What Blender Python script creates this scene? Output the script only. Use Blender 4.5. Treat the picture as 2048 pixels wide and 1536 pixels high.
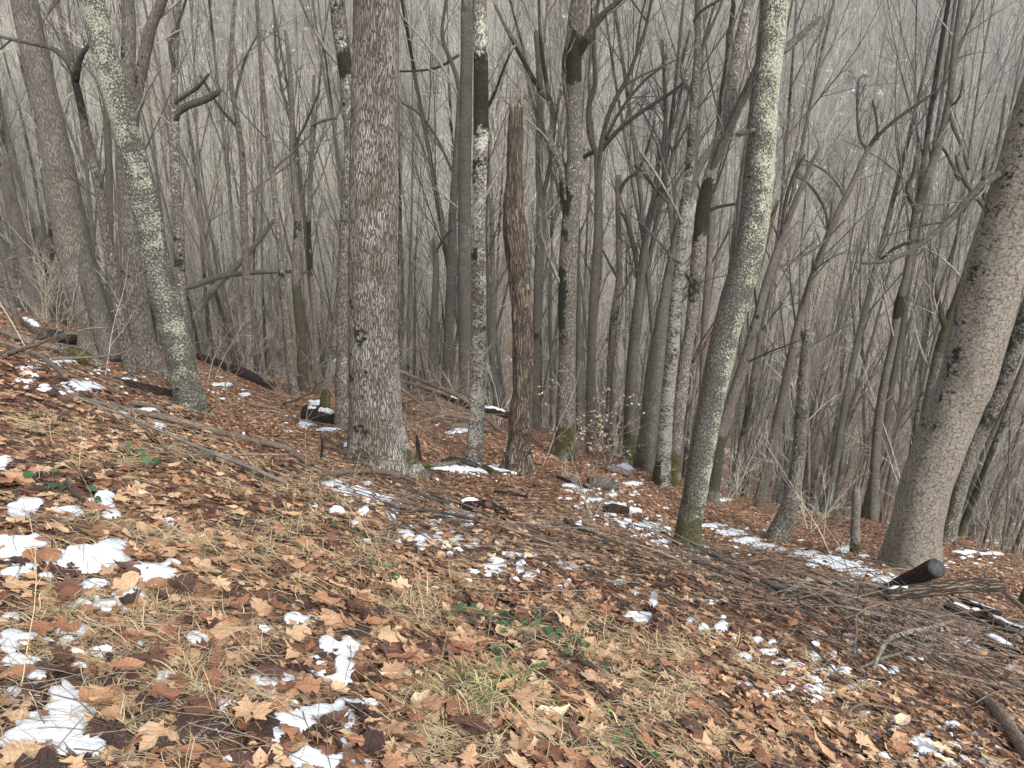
import bpy, math, random
import numpy as np
from mathutils import Vector, Matrix

# ------------------------------------------------------------------ start
sc = bpy.context.scene
for o in list(bpy.data.objects):
    bpy.data.objects.remove(o)
C = sc.collection
R = math.radians
rng = np.random.default_rng(11)
random.seed(11)

# camera
PITCH = 22.0
F = 1538.0            # focal length in pixels of the 2048-wide photograph
CAMZ = 1.6
cd = bpy.data.cameras.new('camera'); cam = bpy.data.objects.new('camera', cd); C.objects.link(cam)
cam.location = (0, 0, CAMZ); cam.rotation_euler = (R(90 - PITCH), 0, 0)
cd.sensor_width = 36; cd.lens = 36 * F / 2048; cd.clip_start = .05; cd.clip_end = 3000
sc.camera = cam

# world: overcast daylight
SUN_EL, SUN_AZ = 38.0, 150.0
w = bpy.data.worlds.new('World'); sc.world = w; w.use_nodes = True
nt = w.node_tree; nt.nodes.clear()
sky = nt.nodes.new('ShaderNodeTexSky'); sky.sky_type = 'NISHITA'; sky.sun_disc = False
sky.sun_elevation = R(SUN_EL); sky.sun_rotation = R(SUN_AZ)
hs = nt.nodes.new('ShaderNodeHueSaturation'); hs.inputs['Saturation'].default_value = .22
bg = nt.nodes.new('ShaderNodeBackground'); bg.inputs['Strength'].default_value = .11
wo = nt.nodes.new('ShaderNodeOutputWorld')
nt.links.new(sky.outputs[0], hs.inputs['Color']); nt.links.new(hs.outputs[0], bg.inputs[0]); nt.links.new(bg.outputs[0], wo.inputs[0])

sd = bpy.data.lights.new('sun', 'SUN'); sun = bpy.data.objects.new('sun', sd); C.objects.link(sun)
sd.energy = 1.5; sd.angle = R(10); sd.color = (1, .975, .94)
_a = R(SUN_AZ); _e = R(SUN_EL)
sv = Vector((math.sin(_a) * math.cos(_e), math.cos(_a) * math.cos(_e), math.sin(_e)))
sun.rotation_euler = sv.to_track_quat('Z', 'Y').to_euler()

sc.view_settings.view_transform = 'Standard'; sc.view_settings.look = 'None'
sc.view_settings.exposure = 1.8; sc.view_settings.gamma = 1; sc.view_settings.use_curve_mapping = False
HAZE = 0.0010
sc.cycles.volume_bounces = 1; sc.cycles.diffuse_bounces = 4; sc.cycles.max_bounces = 8

# ------------------------------------------------------------------ camera geometry
_cp, _sp = math.cos(R(PITCH)), math.sin(R(PITCH))
def ray(u, v):
    X = (u - 1024) / F; Y = (768 - v) / F
    return X, _cp + Y * _sp, -_sp + Y * _cp
def at(u, v, y):
    X, a, b = ray(u, v); s = y / a
    return np.array([X * s, y, CAMZ + b * s])
def proj(P):
    P = np.asarray(P, float); x = P[..., 0]; y = P[..., 1]; z = P[..., 2] - CAMZ
    d = y * _cp - z * _sp; up = y * _sp + z * _cp
    d = np.where(np.abs(d) < .05, .05, d)
    return 1024 + F * x / d, 768 - F * up / d, d

# ------------------------------------------------------------------ numpy noise
def _h(i, j, k):
    n = (i * 374761393 + j * 668265263 + k * 2147483647 + 1013904223) & 0xffffffff
    n = ((n ^ (n >> 13)) * 1274126177) & 0xffffffff
    return ((n ^ (n >> 16)) & 0xffff) / 65535.0
def noise(P, s=1.0):
    P = np.asarray(P, float) * s
    i = np.floor(P).astype(np.int64); f = P - i; f = f * f * (3 - 2 * f)
    r = 0
    for a in (0, 1):
        for b in (0, 1):
            for c in (0, 1):
                wt = (f[..., 0] if a else 1 - f[..., 0]) * (f[..., 1] if b else 1 - f[..., 1]) * (f[..., 2] if c else 1 - f[..., 2])
                r = r + wt * _h(i[..., 0] + a, i[..., 1] + b, i[..., 2] + c)
    return r * 2 - 1
def fbm(P, s=1.0, o=3):
    r = 0; a = 1
    for k in range(o):
        r = r + a * noise(np.asarray(P) + 17.3 * k, s); s *= 2.1; a *= .5
    return r

# ------------------------------------------------------------------ terrain
ctrl_px = [(388,835,8),(757,935,7),(947,928,10),(1030,942,9),(1122,915,12),(1374,1108,7),(1550,1082,10),(1820,1138,7.5),
           (1890,1068,11),(200,718,11),(262,748,9.5),(75,622,18),(500,748,16),(590,786,15),(932,790,17),(1322,968,12),
           (1182,905,14),(1258,915,14.5),(1711,1112,9),(1940,1105,14),(1520,1000,16),(1745,1035,15),(648,822,12),
           (30,700,8),(0,742,4.6),(430,852,5.2),(700,955,5.2),(1024,1058,4.8),(1350,1130,4.8),(1700,1225,4.6),(2040,1330,4.5),
           (1240,1020,7.5),(1600,1110,7),(850,860,10),(520,830,9),(2040,1180,7.5),(960,1010,6.5),(640,850,10)]
ctrl_w = [(0,0,0),(-2,0,.5),(2,0,-.55),(0,-2,.45),(0,2,-.5),(-2,2,.1),(2,2,-1.15),(-2,3.4,-.22),
          (0,25,-11.5),(-15,25,-6),(15,25,-16),(0,45,-22),(-32,45,-14),(32,45,-29),(0,65,-26),(-50,65,-15),(50,65,-34),
          (0,90,-20),(-65,90,-9),(65,90,-27),(0,150,6),(-100,150,14),(100,150,0),(0,250,58),(-200,250,60),(190,250,12),(0,400,110),(-300,400,120),(300,400,20)]
def _ab(x, y):
    yy = np.maximum(y, -2.5) + 4
    a = x / yy; a = 1.25 * np.tanh(a / 1.25)
    return a * 1.6, np.log(yy), yy
_cx = np.array([at(*c) for c in ctrl_px] + [np.array(c, float) for c in ctrl_w])
_A, _B, _Y = _ab(_cx[:, 0], _cx[:, 1]); _Q = (_cx[:, 2] - 0) / _Y
def _phi(r2):
    return .5 * r2 * np.log(r2 + 1e-9)
_n = len(_cx)
_K = _phi((_A[:, None] - _A) ** 2 + (_B[:, None] - _B) ** 2) + np.eye(_n) * .004
_P = np.stack([np.ones(_n), _A, _B], 1)
_M = np.block([[_K, _P], [_P.T, np.zeros((3, 3))]])
_W = np.linalg.solve(_M, np.concatenate([_Q, np.zeros(3)]))
_ga = np.linspace(-2.02, 2.02, 420); _gb = np.linspace(math.log(1.45), math.log(520), 420)
_GA, _GB = np.meshgrid(_ga, _gb); _T = _W[-3] + _W[-2] * _GA + _W[-1] * _GB
for _i in range(_n): _T = _T + _W[_i] * _phi((_GA - _A[_i]) ** 2 + (_GB - _B[_i]) ** 2)
def H(x, y):
    x = np.asarray(x, float); y = np.asarray(y, float)
    a, b, yy = _ab(x, y)
    i = np.clip((a - _ga[0]) / (_ga[1] - _ga[0]), 0, 418.999); j = np.clip((b - _gb[0]) / (_gb[1] - _gb[0]), 0, 418.999)
    i0 = i.astype(int); j0 = j.astype(int); fi = i - i0; fj = j - j0
    r = (_T[j0, i0] * (1 - fi) + _T[j0, i0 + 1] * fi) * (1 - fj) + (_T[j0 + 1, i0] * (1 - fi) + _T[j0 + 1, i0 + 1] * fi) * fj
    z = r * yy
    z = z + .22 * np.maximum(-2.5 - y, 0)
    P = np.stack([x, y, np.zeros_like(x)], -1)
    far = np.clip((y - 12) / 30, 0, 1)
    return z + .035 * noise(P, 1.3) + .02 * noise(P, 4) + far * (.5 * noise(P, .12) + 2.2 * noise(P, .02))
def h1(x, y): return float(H(np.array([x]), np.array([y]))[0])
def hit(u, v, y0=.8, y1=60):
    X, a, b = ray(u, v); s = y0 * (y1 / y0) ** np.linspace(0, 1, 160) / a
    for it in range(2):
        g = H(X * s, a * s); z = CAMZ + b * s; k = int(np.argmax(z < g))
        if not (z < g).any(): k = len(s) - 1
        if it == 0: s = np.linspace(s[max(k - 1, 0)], s[k], 24)
    return np.array([X * s[k], a * s[k], g[k]])

# ------------------------------------------------------------------ mesh building
class MB:
    def __init__(s):
        s.v = []; s.q = []; s.t = []; s.n = 0; s.bk = []; s.at = []; s.qm = []; s.tm = []
    def add(s, v, q=None, t=None, bk=None, at=None, m=0):
        v = np.asarray(v, float).reshape(-1, 3)
        if q is not None and len(q): q = np.asarray(q); s.q.append(q + s.n); s.qm.append(np.full(len(q), m))
        if t is not None and len(t): t = np.asarray(t); s.t.append(t + s.n); s.tm.append(np.full(len(t), m))
        s.v.append(v); s.bk.append(v if bk is None else bk)
        s.at.append(np.zeros((len(v), 3)) if at is None else at); s.n += len(v)
    def mesh(s, name, mats, smooth=True):
        v = np.concatenate(s.v)
        q = np.concatenate(s.q) if s.q else np.zeros((0, 4), int)
        t = np.concatenate(s.t) if s.t else np.zeros((0, 3), int)
        m = bpy.data.meshes.new(name)
        m.vertices.add(len(v)); m.vertices.foreach_set('co', v.astype(np.float32).ravel())
        nl = q.size + t.size; m.loops.add(nl)
        m.loops.foreach_set('vertex_index', np.concatenate([q.ravel(), t.ravel()]).astype(np.int32))
        m.polygons.add(len(q) + len(t))
        st = np.concatenate([np.arange(len(q)) * 4, q.size + np.arange(len(t)) * 3]).astype(np.int32)
        m.polygons.foreach_set('loop_start', st)
        if smooth: m.polygons.foreach_set('use_smooth', np.ones(len(st), bool))
        mi = np.concatenate(([np.concatenate(s.qm)] if s.qm else []) + ([np.concatenate(s.tm)] if s.tm else []))
        m.polygons.foreach_set('material_index', mi.astype(np.int32))
        a = m.attributes.new('bk', 'FLOAT_VECTOR', 'POINT'); a.data.foreach_set('vector', np.concatenate(s.bk).astype(np.float32).ravel())
        a = m.attributes.new('mk', 'FLOAT_VECTOR', 'POINT'); a.data.foreach_set('vector', np.concatenate(s.at).astype(np.float32).ravel())
        for x in (mats if isinstance(mats, (list, tuple)) else [mats]): m.materials.append(x)
        m.update(calc_edges=True); m.validate()
        return m
def link(name, me, parent=None, loc=None):
    o = bpy.data.objects.new(name, me); C.objects.link(o)
    if parent is not None: o.parent = parent
    if loc is not None: o.location = loc
    return o
def tag(o, label=None, cat=None, group=None, kind=None):
    if label: o['label'] = label
    if cat: o['category'] = cat
    if group: o['group'] = group
    if kind: o['kind'] = kind
    return o
def thing(name, loc, label, cat, group=None):
    return tag(link(name, None, None, loc), label, cat, group)

def resample(P, r, step):
    P = np.asarray(P, float); r = np.asarray(r, float)
    d = np.concatenate([[0], np.cumsum(np.linalg.norm(np.diff(P, axis=0), axis=1))])
    n = max(3, int(d[-1] / step) + 1); t = np.linspace(0, d[-1], n)
    # smooth (Catmull-Rom) interpolation
    k = np.clip(np.searchsorted(d, t, 'right') - 1, 0, len(P) - 2)
    f = ((t - d[k]) / np.maximum(d[k + 1] - d[k], 1e-6))[:, None]
    T = np.zeros_like(P); T[1:-1] = (P[2:] - P[:-2]) / np.maximum((d[2:] - d[:-2])[:, None], 1e-6)
    T[0] = (P[1] - P[0]) / max(d[1], 1e-6); T[-1] = (P[-1] - P[-2]) / max(d[-1] - d[-2], 1e-6)
    hh = (d[k + 1] - d[k])[:, None]
    Q = (2*f**3-3*f**2+1)*P[k] + (f**3-2*f**2+f)*hh*T[k] + (-2*f**3+3*f**2)*P[k+1] + (f**3-f**2)*hh*T[k+1]
    return Q, np.interp(t, d, r), t
def tube(mb, P, r, seg=6, step=None, disp=None, cap=True, mark=None, m=0, bkoff=0.0, flat=None):
    """one tube along P; disp(cos,sin,L,r) -> multiplicative radius; mark(Pv,L,ang)->(n,seg,3)"""
    if step: P, r, L = resample(P, r, step)
    else:
        P = np.asarray(P, float); r = np.asarray(r, float)
        L = np.concatenate([[0], np.cumsum(np.linalg.norm(np.diff(P, axis=0), axis=1))])
    n = len(P); T = np.gradient(P, axis=0); T /= np.maximum(np.linalg.norm(T, axis=1)[:, None], 1e-9)
    ref = np.array([1, 0, 0.]) if abs(T[0, 0]) < .9 else np.array([0, 1., 0])
    ref = np.where(abs(T @ ref).max() > .97, np.array([0, .6, .8]), ref)
    U = np.cross(T, ref); U /= np.maximum(np.linalg.norm(U, axis=1)[:, None], 1e-9)
    V = np.cross(T, U)
    th = np.arange(seg) * 2 * np.pi / seg; c, s_ = np.cos(th), np.sin(th)
    rr = r[:, None] * np.ones(seg)
    r0 = float(np.median(r))
    bk = np.stack([np.broadcast_to(c * r0, (n, seg)) + bkoff, np.broadcast_to(s_ * r0, (n, seg)), np.broadcast_to(L[:, None], (n, seg))], -1)
    if disp is not None: rr = rr * disp(bk, L)
    v = P[:, None] + rr[..., None] * (c[:, None] * U[:, None] + s_[:, None] * V[:, None])
    at_ = mark(v, L) if mark is not None else np.zeros((n, seg, 3))
    i = np.arange(n - 1)[:, None] * seg; j = np.arange(seg); j2 = (j + 1) % seg
    q = np.stack([i + j, i + j2, i + seg + j2, i + seg + j], -1).reshape(-1, 4)
    v = v.reshape(-1, 3); bk = bk.reshape(-1, 3); at_ = at_.reshape(-1, 3); t = None
    if cap:
        a = len(v); v = np.vstack([v, P[0], P[-1]]); bk = np.vstack([bk, bk[0], bk[-1]]); at_ = np.vstack([at_, at_[0], at_[-1]])
        t = np.concatenate([np.stack([np.full(seg, a), j2, j], -1), np.stack([np.full(seg, a + 1), (n - 1) * seg + j, (n - 1) * seg + j2], -1)])
    mb.add(v, q, t, bk, at_, m)

# ------------------------------------------------------------------ materials
def newmat(name):
    m = bpy.data.materials.new(name); m.use_nodes = True; n = m.node_tree; n.nodes.clear()
    o = n.nodes.new('ShaderNodeOutputMaterial'); b = n.nodes.new('ShaderNodeBsdfPrincipled')
    n.links.new(b.outputs[0], o.inputs[0]); b.inputs['Roughness'].default_value = .85
    b.inputs['Specular IOR Level'].default_value = .25
    return m, n, b
class G:
    """small helper to write node maths"""
    def __init__(s, n): s.n = n
    def L(s, a, b): s.n.links.new(a, b)
    def attr(s, name, typ='GEOMETRY'):
        a = s.n.nodes.new('ShaderNodeAttribute'); a.attribute_name = name; a.attribute_type = typ; return a
    def set(s, sock, val):
        if hasattr(val, 'is_linked') or isinstance(val, bpy.types.NodeSocket): s.L(val, sock)
        else: sock.default_value = val
    def math(s, op, a, b=0.0, c=0.0, clamp=False):
        m = s.n.nodes.new('ShaderNodeMath'); m.operation = op; m.use_clamp = clamp
        s.set(m.inputs[0], a); s.set(m.inputs[1], b); s.set(m.inputs[2], c); return m.outputs[0]
    def vmul(s, a, b):
        m = s.n.nodes.new('ShaderNodeVectorMath'); m.operation = 'MULTIPLY'; s.set(m.inputs[0], a); s.set(m.inputs[1], b); return m.outputs[0]
    def vadd(s, a, b):
        m = s.n.nodes.new('ShaderNodeVectorMath'); m.operation = 'ADD'; s.set(m.inputs[0], a); s.set(m.inputs[1], b); return m.outputs[0]
    def noise(s, vec, scale, detail=3, rough=.55, out=0):
        t = s.n.nodes.new('ShaderNodeTexNoise'); s.set(t.inputs['Vector'], vec); t.inputs['Scale'].default_value = scale
        t.inputs['Detail'].default_value = detail; t.inputs['Roughness'].default_value = rough; return t.outputs[out]
    def voro(s, vec, scale, feat='F1', rnd=1.0):
        t = s.n.nodes.new('ShaderNodeTexVoronoi'); s.set(t.inputs['Vector'], vec); t.inputs['Scale'].default_value = scale; t.feature = feat
        t.inputs['Randomness'].default_value = rnd
        return t.outputs['Distance'] if feat != 'COLOR' else t.outputs['Color']
    def step(s, x, a, b, lo=0.0, hi=1.0):
        m = s.n.nodes.new('ShaderNodeMapRange'); m.interpolation_type = 'SMOOTHSTEP'; s.set(m.inputs[0], x)
        s.set(m.inputs[1], a); s.set(m.inputs[2], b); m.inputs[3].default_value = lo; m.inputs[4].default_value = hi; return m.outputs[0]
    def mix(s, f, a, b, mode='MIX'):
        m = s.n.nodes.new('ShaderNodeMix'); m.data_type = 'RGBA'; m.blend_type = mode; s.set(m.inputs[0], f)
        for k, x in ((6, a), (7, b)):
            if isinstance(x, tuple): m.inputs[k].default_value = (*x, 1) if len(x) == 3 else x
            else: s.L(x, m.inputs[k])
        return m.outputs[2]
    def ramp(s, f, stops, interp='LINEAR'):
        r = s.n.nodes.new('ShaderNodeValToRGB'); s.set(r.inputs[0], f); e = r.color_ramp.elements; r.color_ramp.interpolation = interp
        while len(e) < len(stops): e.new(.5)
        for k, (p, c) in enumerate(stops): e[k].position = p; e[k].color = (*c, 1)
        return r.outputs[0]
    def bump(s, h, dist, strength=1.0):
        b = s.n.nodes.new('ShaderNodeBump'); s.L(h, b.inputs['Height']); b.inputs['Distance'].default_value = dist
        b.inputs['Strength'].default_value = strength; return b.outputs[0]

def bark(name, ridge, groove, fs=(34, 34, 5), warp=.02, lo=.04, hi=.22, depth=.012, lich=(.40, .42, .35), lich0=.0, lichscale=28,
         lichsmall=True, mosscol=(.012, .013, .007), ridge2=None, spots=0.0, spotcol=(.42, .42, .38)):
    m, n, b = newmat(name); g = G(n)
    bk = g.attr('bk').outputs['Vector']; mk = g.attr('mk').outputs['Vector']
    sep = n.nodes.new('ShaderNodeSeparateXYZ'); g.L(mk, sep.inputs[0])
    moss, lic, green = sep.outputs
    nz = g.noise(bk, 9, 2, .5, 1)
    wv = g.vadd(bk, g.vmul(nz, (warp, warp, warp * 2)))
    sv_ = g.vmul(wv, fs)
    e = g.voro(sv_, 1, 'DISTANCE_TO_EDGE')
    fib = g.noise(g.vmul(bk, (fs[0] * 2.5, fs[1] * 2.5, fs[2] * 2.2)), 1, 4, .65)
    e2 = g.math('ADD', e, g.math('MULTIPLY', g.math('SUBTRACT', fib, .5), .22))
    hgt = g.step(e2, lo, hi)
    if depth > .0125: hgt = g.math('MULTIPLY', hgt, g.step(g.voro(g.vmul(g.vadd(bk, (1.7, 2.2, .4)), (fs[0] * 1.9, fs[1] * 1.9, fs[2] * 1.5)), 1, 'DISTANCE_TO_EDGE'), -.06, .05))
    big = g.noise(g.vmul(bk, (1, 1, .6)), 4.2, 4, .65)
    rc = g.mix(g.step(big, .35, .68), ridge, ridge2 or tuple(c * .7 for c in ridge))
    rc = g.mix(g.step(fib, .32, .72), g.mix(1, rc, (.5, .48, .46), 'MULTIPLY'), rc)
    col = g.mix(hgt, groove, rc)
    # lichen crust: clustered flecks
    ln = g.noise(g.vadd(bk, (3.1, 0, 0)), 5, 3, .6); lf = g.noise(g.vadd(bk, (0, 7, 0)), lichscale * 2.4, 3, .6)
    lm = g.math('ADD', g.math('MULTIPLY', ln, .42), g.math('MULTIPLY', lf, .58))
    th = g.math('SUBTRACT', .78, g.math('MULTIPLY', g.math('ADD', lic, lich0), .42))
    lmask = g.step(g.math('SUBTRACT', lm, th), -.012, .03)
    lc = g.mix(g.step(g.noise(bk, 60, 2), .35, .65), lich, tuple(c * .5 for c in lich))
    col = g.mix(lmask, col, lc)
    if spots:
        sp = g.voro(g.vadd(bk, g.vmul(g.noise(bk, 30, 2, .5, 1), (.03, .03, .03))), 13)
        sm = g.math('MULTIPLY', g.step(sp, .08, .2, .7, 0), g.step(g.noise(bk, 2.2, 2), .52 - spots * .2, .6 - spots * .2))
        col = g.mix(sm, col, spotcol)
    mn = g.math('ADD', g.math('MULTIPLY', g.noise(bk, 5, 3, .6), .55), g.math('MULTIPLY', g.noise(bk, 24, 3, .65), .45))
    mm = g.step(g.math('SUBTRACT', g.math('MULTIPLY', moss, 1.1), g.math('MULTIPLY_ADD', mn, 2.2, -.6)), -.05, .12)
    gm = g.step(g.noise(bk, 22, 2), .35, .7)
    mc = g.mix(gm, mosscol, tuple(c * 2.0 for c in mosscol))
    mcg = g.mix(gm, (.032, .034, .010), (.085, .078, .02))
    col = g.mix(g.math('MULTIPLY', mm, g.math('SUBTRACT', 1, green, clamp=True)), col, mc)
    col = g.mix(g.math('MULTIPLY', mm, green), col, mcg)
    oi = n.nodes.new('ShaderNodeObjectInfo')
    col = g.mix(1, col, g.ramp(oi.outputs['Random'], [(0, (.72, .7, .68)), (.5, (.95, .93, .9)), (1, (1.15, 1.1, 1.06))]), 'MULTIPLY')
    g.L(col, b.inputs['Base Color'])
    hh = g.math('ADD', hgt, g.math('ADD', g.math('MULTIPLY', lmask, .5), g.math('MULTIPLY', fib, .5)))
    g.L(g.bump(hh, depth), b.inputs['Normal']); b.inputs['Roughness'].default_value = .9
    return m
BK = dict(
    furrow=bark('bark_furrowed', (.50, .485, .445), (.065, .052, .043), (74, 74, 7.5), .035, -.02, .19, .013, lich=(.50, .52, .46), lich0=.14, ridge2=(.24, .205, .175)),
    crust=bark('bark_lichen_crust', (.19, .185, .165), (.055, .052, .045), (50, 50, 22), .02, .02, .2, .006, lich=(.40, .42, .335), lich0=.40, lichscale=26),
    mottle=bark('bark_mottled', (.30, .285, .255), (.065, .057, .048), (42, 42, 13), .03, .02, .2, .005, lich=(.46, .47, .42), lich0=.22, lichscale=15, spots=1, ridge2=(.20, .18, .155)),
    grey=bark('bark_grey', (.29, .28, .25), (.07, .063, .055), (95, 95, 9), .04, .0, .2, .008, lich=(.42, .43, .38), lich0=.16, lichscale=26, ridge2=(.20, .18, .155)),
    smooth=bark('bark_pale_smooth', (.28, .262, .23), (.075, .065, .055), (15, 15, 20), .11, .0, .05, .005, lich=(.30, .31, .25), lich0=.16, lichscale=18, ridge2=(.25, .225, .19)),
    dead=bark('bark_dead_wood', (.38, .315, .25), (.04, .03, .024), (44, 44, 2.6), .06, .0, .28, .016, lich=(.40, .36, .30), lich0=.26, lichscale=7, ridge2=(.17, .125, .095)),
    olive=bark('bark_greygreen', (.19, .18, .155), (.05, .045, .038), (60, 60, 20), .02, .02, .2, .004, lich=(.30, .32, .26), lich0=.16, lichscale=28),
    young=bark('bark_young', (.29, .27, .235), (.075, .067, .056), (55, 55, 7), .04, .0, .22, .006, lich=(.42, .42, .37), lich0=.18, lichscale=20, spots=.5, ridge2=(.20, .18, .155)),
    stick=bark('bark_fallen_stick', (.33, .27, .215), (.12, .09, .07), (90, 90, 14), .02, .02, .25, .002, lich=(.42, .44, .36), lich0=.16, lichscale=30),
    limb=bark('bark_dark_limb', (.15, .14, .12), (.04, .036, .03), (60, 60, 12), .03, .0, .22, .004, lich=(.36, .37, .32), lich0=.12, lichscale=24),
    rot=bark('rotten_wood', (.075, .042, .030), (.014, .010, .008), (60, 60, 5), .04, .02, .32, .012, lich=(.25, .15, .09), lich0=.02, lichscale=20),
)
def twigmat(name, c1, c2):
    m, n, b = newmat(name); g = G(n); oi = n.nodes.new('ShaderNodeObjectInfo')
    ge = n.nodes.new('ShaderNodeNewGeometry')
    x = g.math('ADD', g.math('MULTIPLY', oi.outputs['Random'], .5), g.math('MULTIPLY', g.noise(ge.outputs['Position'], 1.1, 2), .5))
    f = g.noise(ge.outputs['Position'], 18, 2)
    col = g.mix(g.step(x, .3, .7), c1, c2); col = g.mix(g.step(f, .4, .7), g.mix(1, col, (.6, .6, .6), 'MULTIPLY'), col)
    g.L(col, b.inputs['Base Color']); return m
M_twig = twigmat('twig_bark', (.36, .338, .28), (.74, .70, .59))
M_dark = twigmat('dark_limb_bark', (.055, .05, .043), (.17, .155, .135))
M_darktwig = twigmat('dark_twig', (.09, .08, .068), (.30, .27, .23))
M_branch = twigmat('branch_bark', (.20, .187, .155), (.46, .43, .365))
M_litter = twigmat('twig_litter', (.12, .09, .07), (.38, .31, .24))
def plain(name, c, rough=.85, n_scale=30, var=.5, bumpd=.003):
    m, n, b = newmat(name); g = G(n); tc = n.nodes.new('ShaderNodeTexCoord')
    nz = g.noise(tc.outputs['Object'], n_scale, 4, .6)
    g.L(g.mix(g.step(nz, .3, .7), tuple(x * (1 - var) for x in c), c), b.inputs['Base Color'])
    g.L(g.bump(nz, bumpd), b.inputs['Normal']); b.inputs['Roughness'].default_value = rough; return m
M_black = plain('charred_black', (.018, .019, .021), .6, 25, .6, .006)
M_cut = plain('cut_wood_end', (.062, .060, .062), .8, 40, .6, .004)
M_cutbrown = plain('cut_wood_brown', (.10, .065, .045), .8, 40, .6, .004)
M_jag = plain('splintered_wood', (.24, .20, .155), .8, 60, .5, .004)
M_red = plain('fresh_split_wood', (.24, .11, .06), .8, 40, .5, .004)
M_rock = plain('rock_grey_brown', (.15, .125, .105), .9, 18, .5, .01)

def snowmat():
    m, n, b = newmat('snow'); g = G(n); ge = n.nodes.new('ShaderNodeNewGeometry'); p = ge.outputs['Position']
    nz = g.noise(p, 120, 3, .7); sp = g.noise(p, 330, 2, .6); dirt = g.noise(p, 9, 3)
    dm = g.math('MULTIPLY', g.step(sp, .54, .68), g.step(dirt, .42, .62))
    col = g.mix(g.math('MULTIPLY', dm, .55), (.66, .695, .74), (.30, .22, .17)); g.L(col, b.inputs['Base Color'])
    b.inputs['Subsurface Weight'].default_value = .15; b.inputs['Subsurface Radius'].default_value = (.02, .02, .02); b.inputs['Subsurface Scale'].default_value = .3
    g.L(g.bump(g.math('ADD', nz, g.noise(p, 35, 2)), .006), b.inputs['Normal']); b.inputs['Roughness'].default_value = .7
    return m
M_snow = snowmat()

LEAFCOL = [(0, (.040, .022, .018)), (.12, (.080, .037, .025)), (.24, (.145, .064, .036)), (.36, (.23, .104, .054)), (.49, (.31, .155, .082)),
           (.62, (.39, .232, .13)), (.76, (.48, .32, .19)), (.88, (.30, .17, .10)), (1, (.60, .45, .29))]
def leafmat():
    m, n, b = newmat('dry_leaf'); g = G(n); oi = n.nodes.new('ShaderNodeObjectInfo'); ge = n.nodes.new('ShaderNodeNewGeometry')
    p = ge.outputs['Position']; bk = g.attr('bk').outputs['Vector']
    zn = g.noise(p, .9, 2)
    x = g.math('ADD', oi.outputs['Random'], g.math('MULTIPLY', g.math('SUBTRACT', zn, .54), 1.1), clamp=True)
    x = g.math('ADD', x, g.math('MULTIPLY', g.math('SUBTRACT', g.noise(bk, 3, 3), .5), .16), clamp=True)
    col = g.ramp(x, LEAFCOL)
    # side veins run off a midrib: bands slanted from the leaf's axis
    sep = n.nodes.new('ShaderNodeSeparateXYZ'); g.L(bk, sep.inputs[0])
    ax = g.math('ABSOLUTE', sep.outputs[0]); y_ = g.math('SUBTRACT', sep.outputs[1], g.math('MULTIPLY', ax, .9))
    fr = g.math('FRACT', g.math('MULTIPLY', y_, 6)); vn = g.step(g.math('ABSOLUTE', g.math('SUBTRACT', fr, .5)), .0, .07, 1, 0)
    mid = g.step(ax, .008, .03, 1, 0); vein = g.math('MAXIMUM', mid, g.math('MULTIPLY', vn, .6))
    vc = g.mix(1, col, (1.35, 1.3, 1.2), 'MULTIPLY'); col = g.mix(g.math('MULTIPLY', vein, .6), col, vc)
    spt = g.step(g.noise(g.vadd(bk, p), 11, 3, .7), .62, .7); col = g.mix(g.math('MULTIPLY', spt, .55), col, (.045, .025, .018))
    g.L(col, b.inputs['Base Color']); g.L(g.bump(g.math('ADD', g.math('MULTIPLY', vein, -.6), g.noise(bk, 9, 3)), .004), b.inputs['Normal'])
    g.L(g.step(x, .1, .45, .38, .8), b.inputs['Roughness']); b.inputs['Specular IOR Level'].default_value = .4
    return m
M_leaf = leafmat()
def simple_rand(name, stops, rough=.7):
    m, n, b = newmat(name); g = G(n); ge = n.nodes.new('ShaderNodeNewGeometry'); oi = n.nodes.new('ShaderNodeObjectInfo')
    x = g.math('FRACT', g.math('ADD', ge.outputs['Random Per Island'], oi.outputs['Random']))
    g.L(g.ramp(x, stops), b.inputs['Base Color']); b.inputs['Roughness'].default_value = rough; return m
M_straw = simple_rand('dry_grass', [(0, (.16, .11, .06)), (.4, (.34, .255, .15)), (.8, (.50, .40, .245)), (1, (.24, .20, .11))])
M_greengrass = simple_rand('green_grass', [(0, (.06, .11, .03)), (.4, (.11, .15, .045)), (.7, (.36, .32, .15)), (1, (.50, .42, .23))])
M_green = simple_rand('green_leaf', [(0, (.022, .055, .024)), (.6, (.04, .085, .036)), (1, (.075, .12, .05))], .45)
M_beech = simple_rand('beech_leaf', [(0, (.42, .29, .17)), (.5, (.58, .44, .28)), (1, (.68, .52, .34))])

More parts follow.
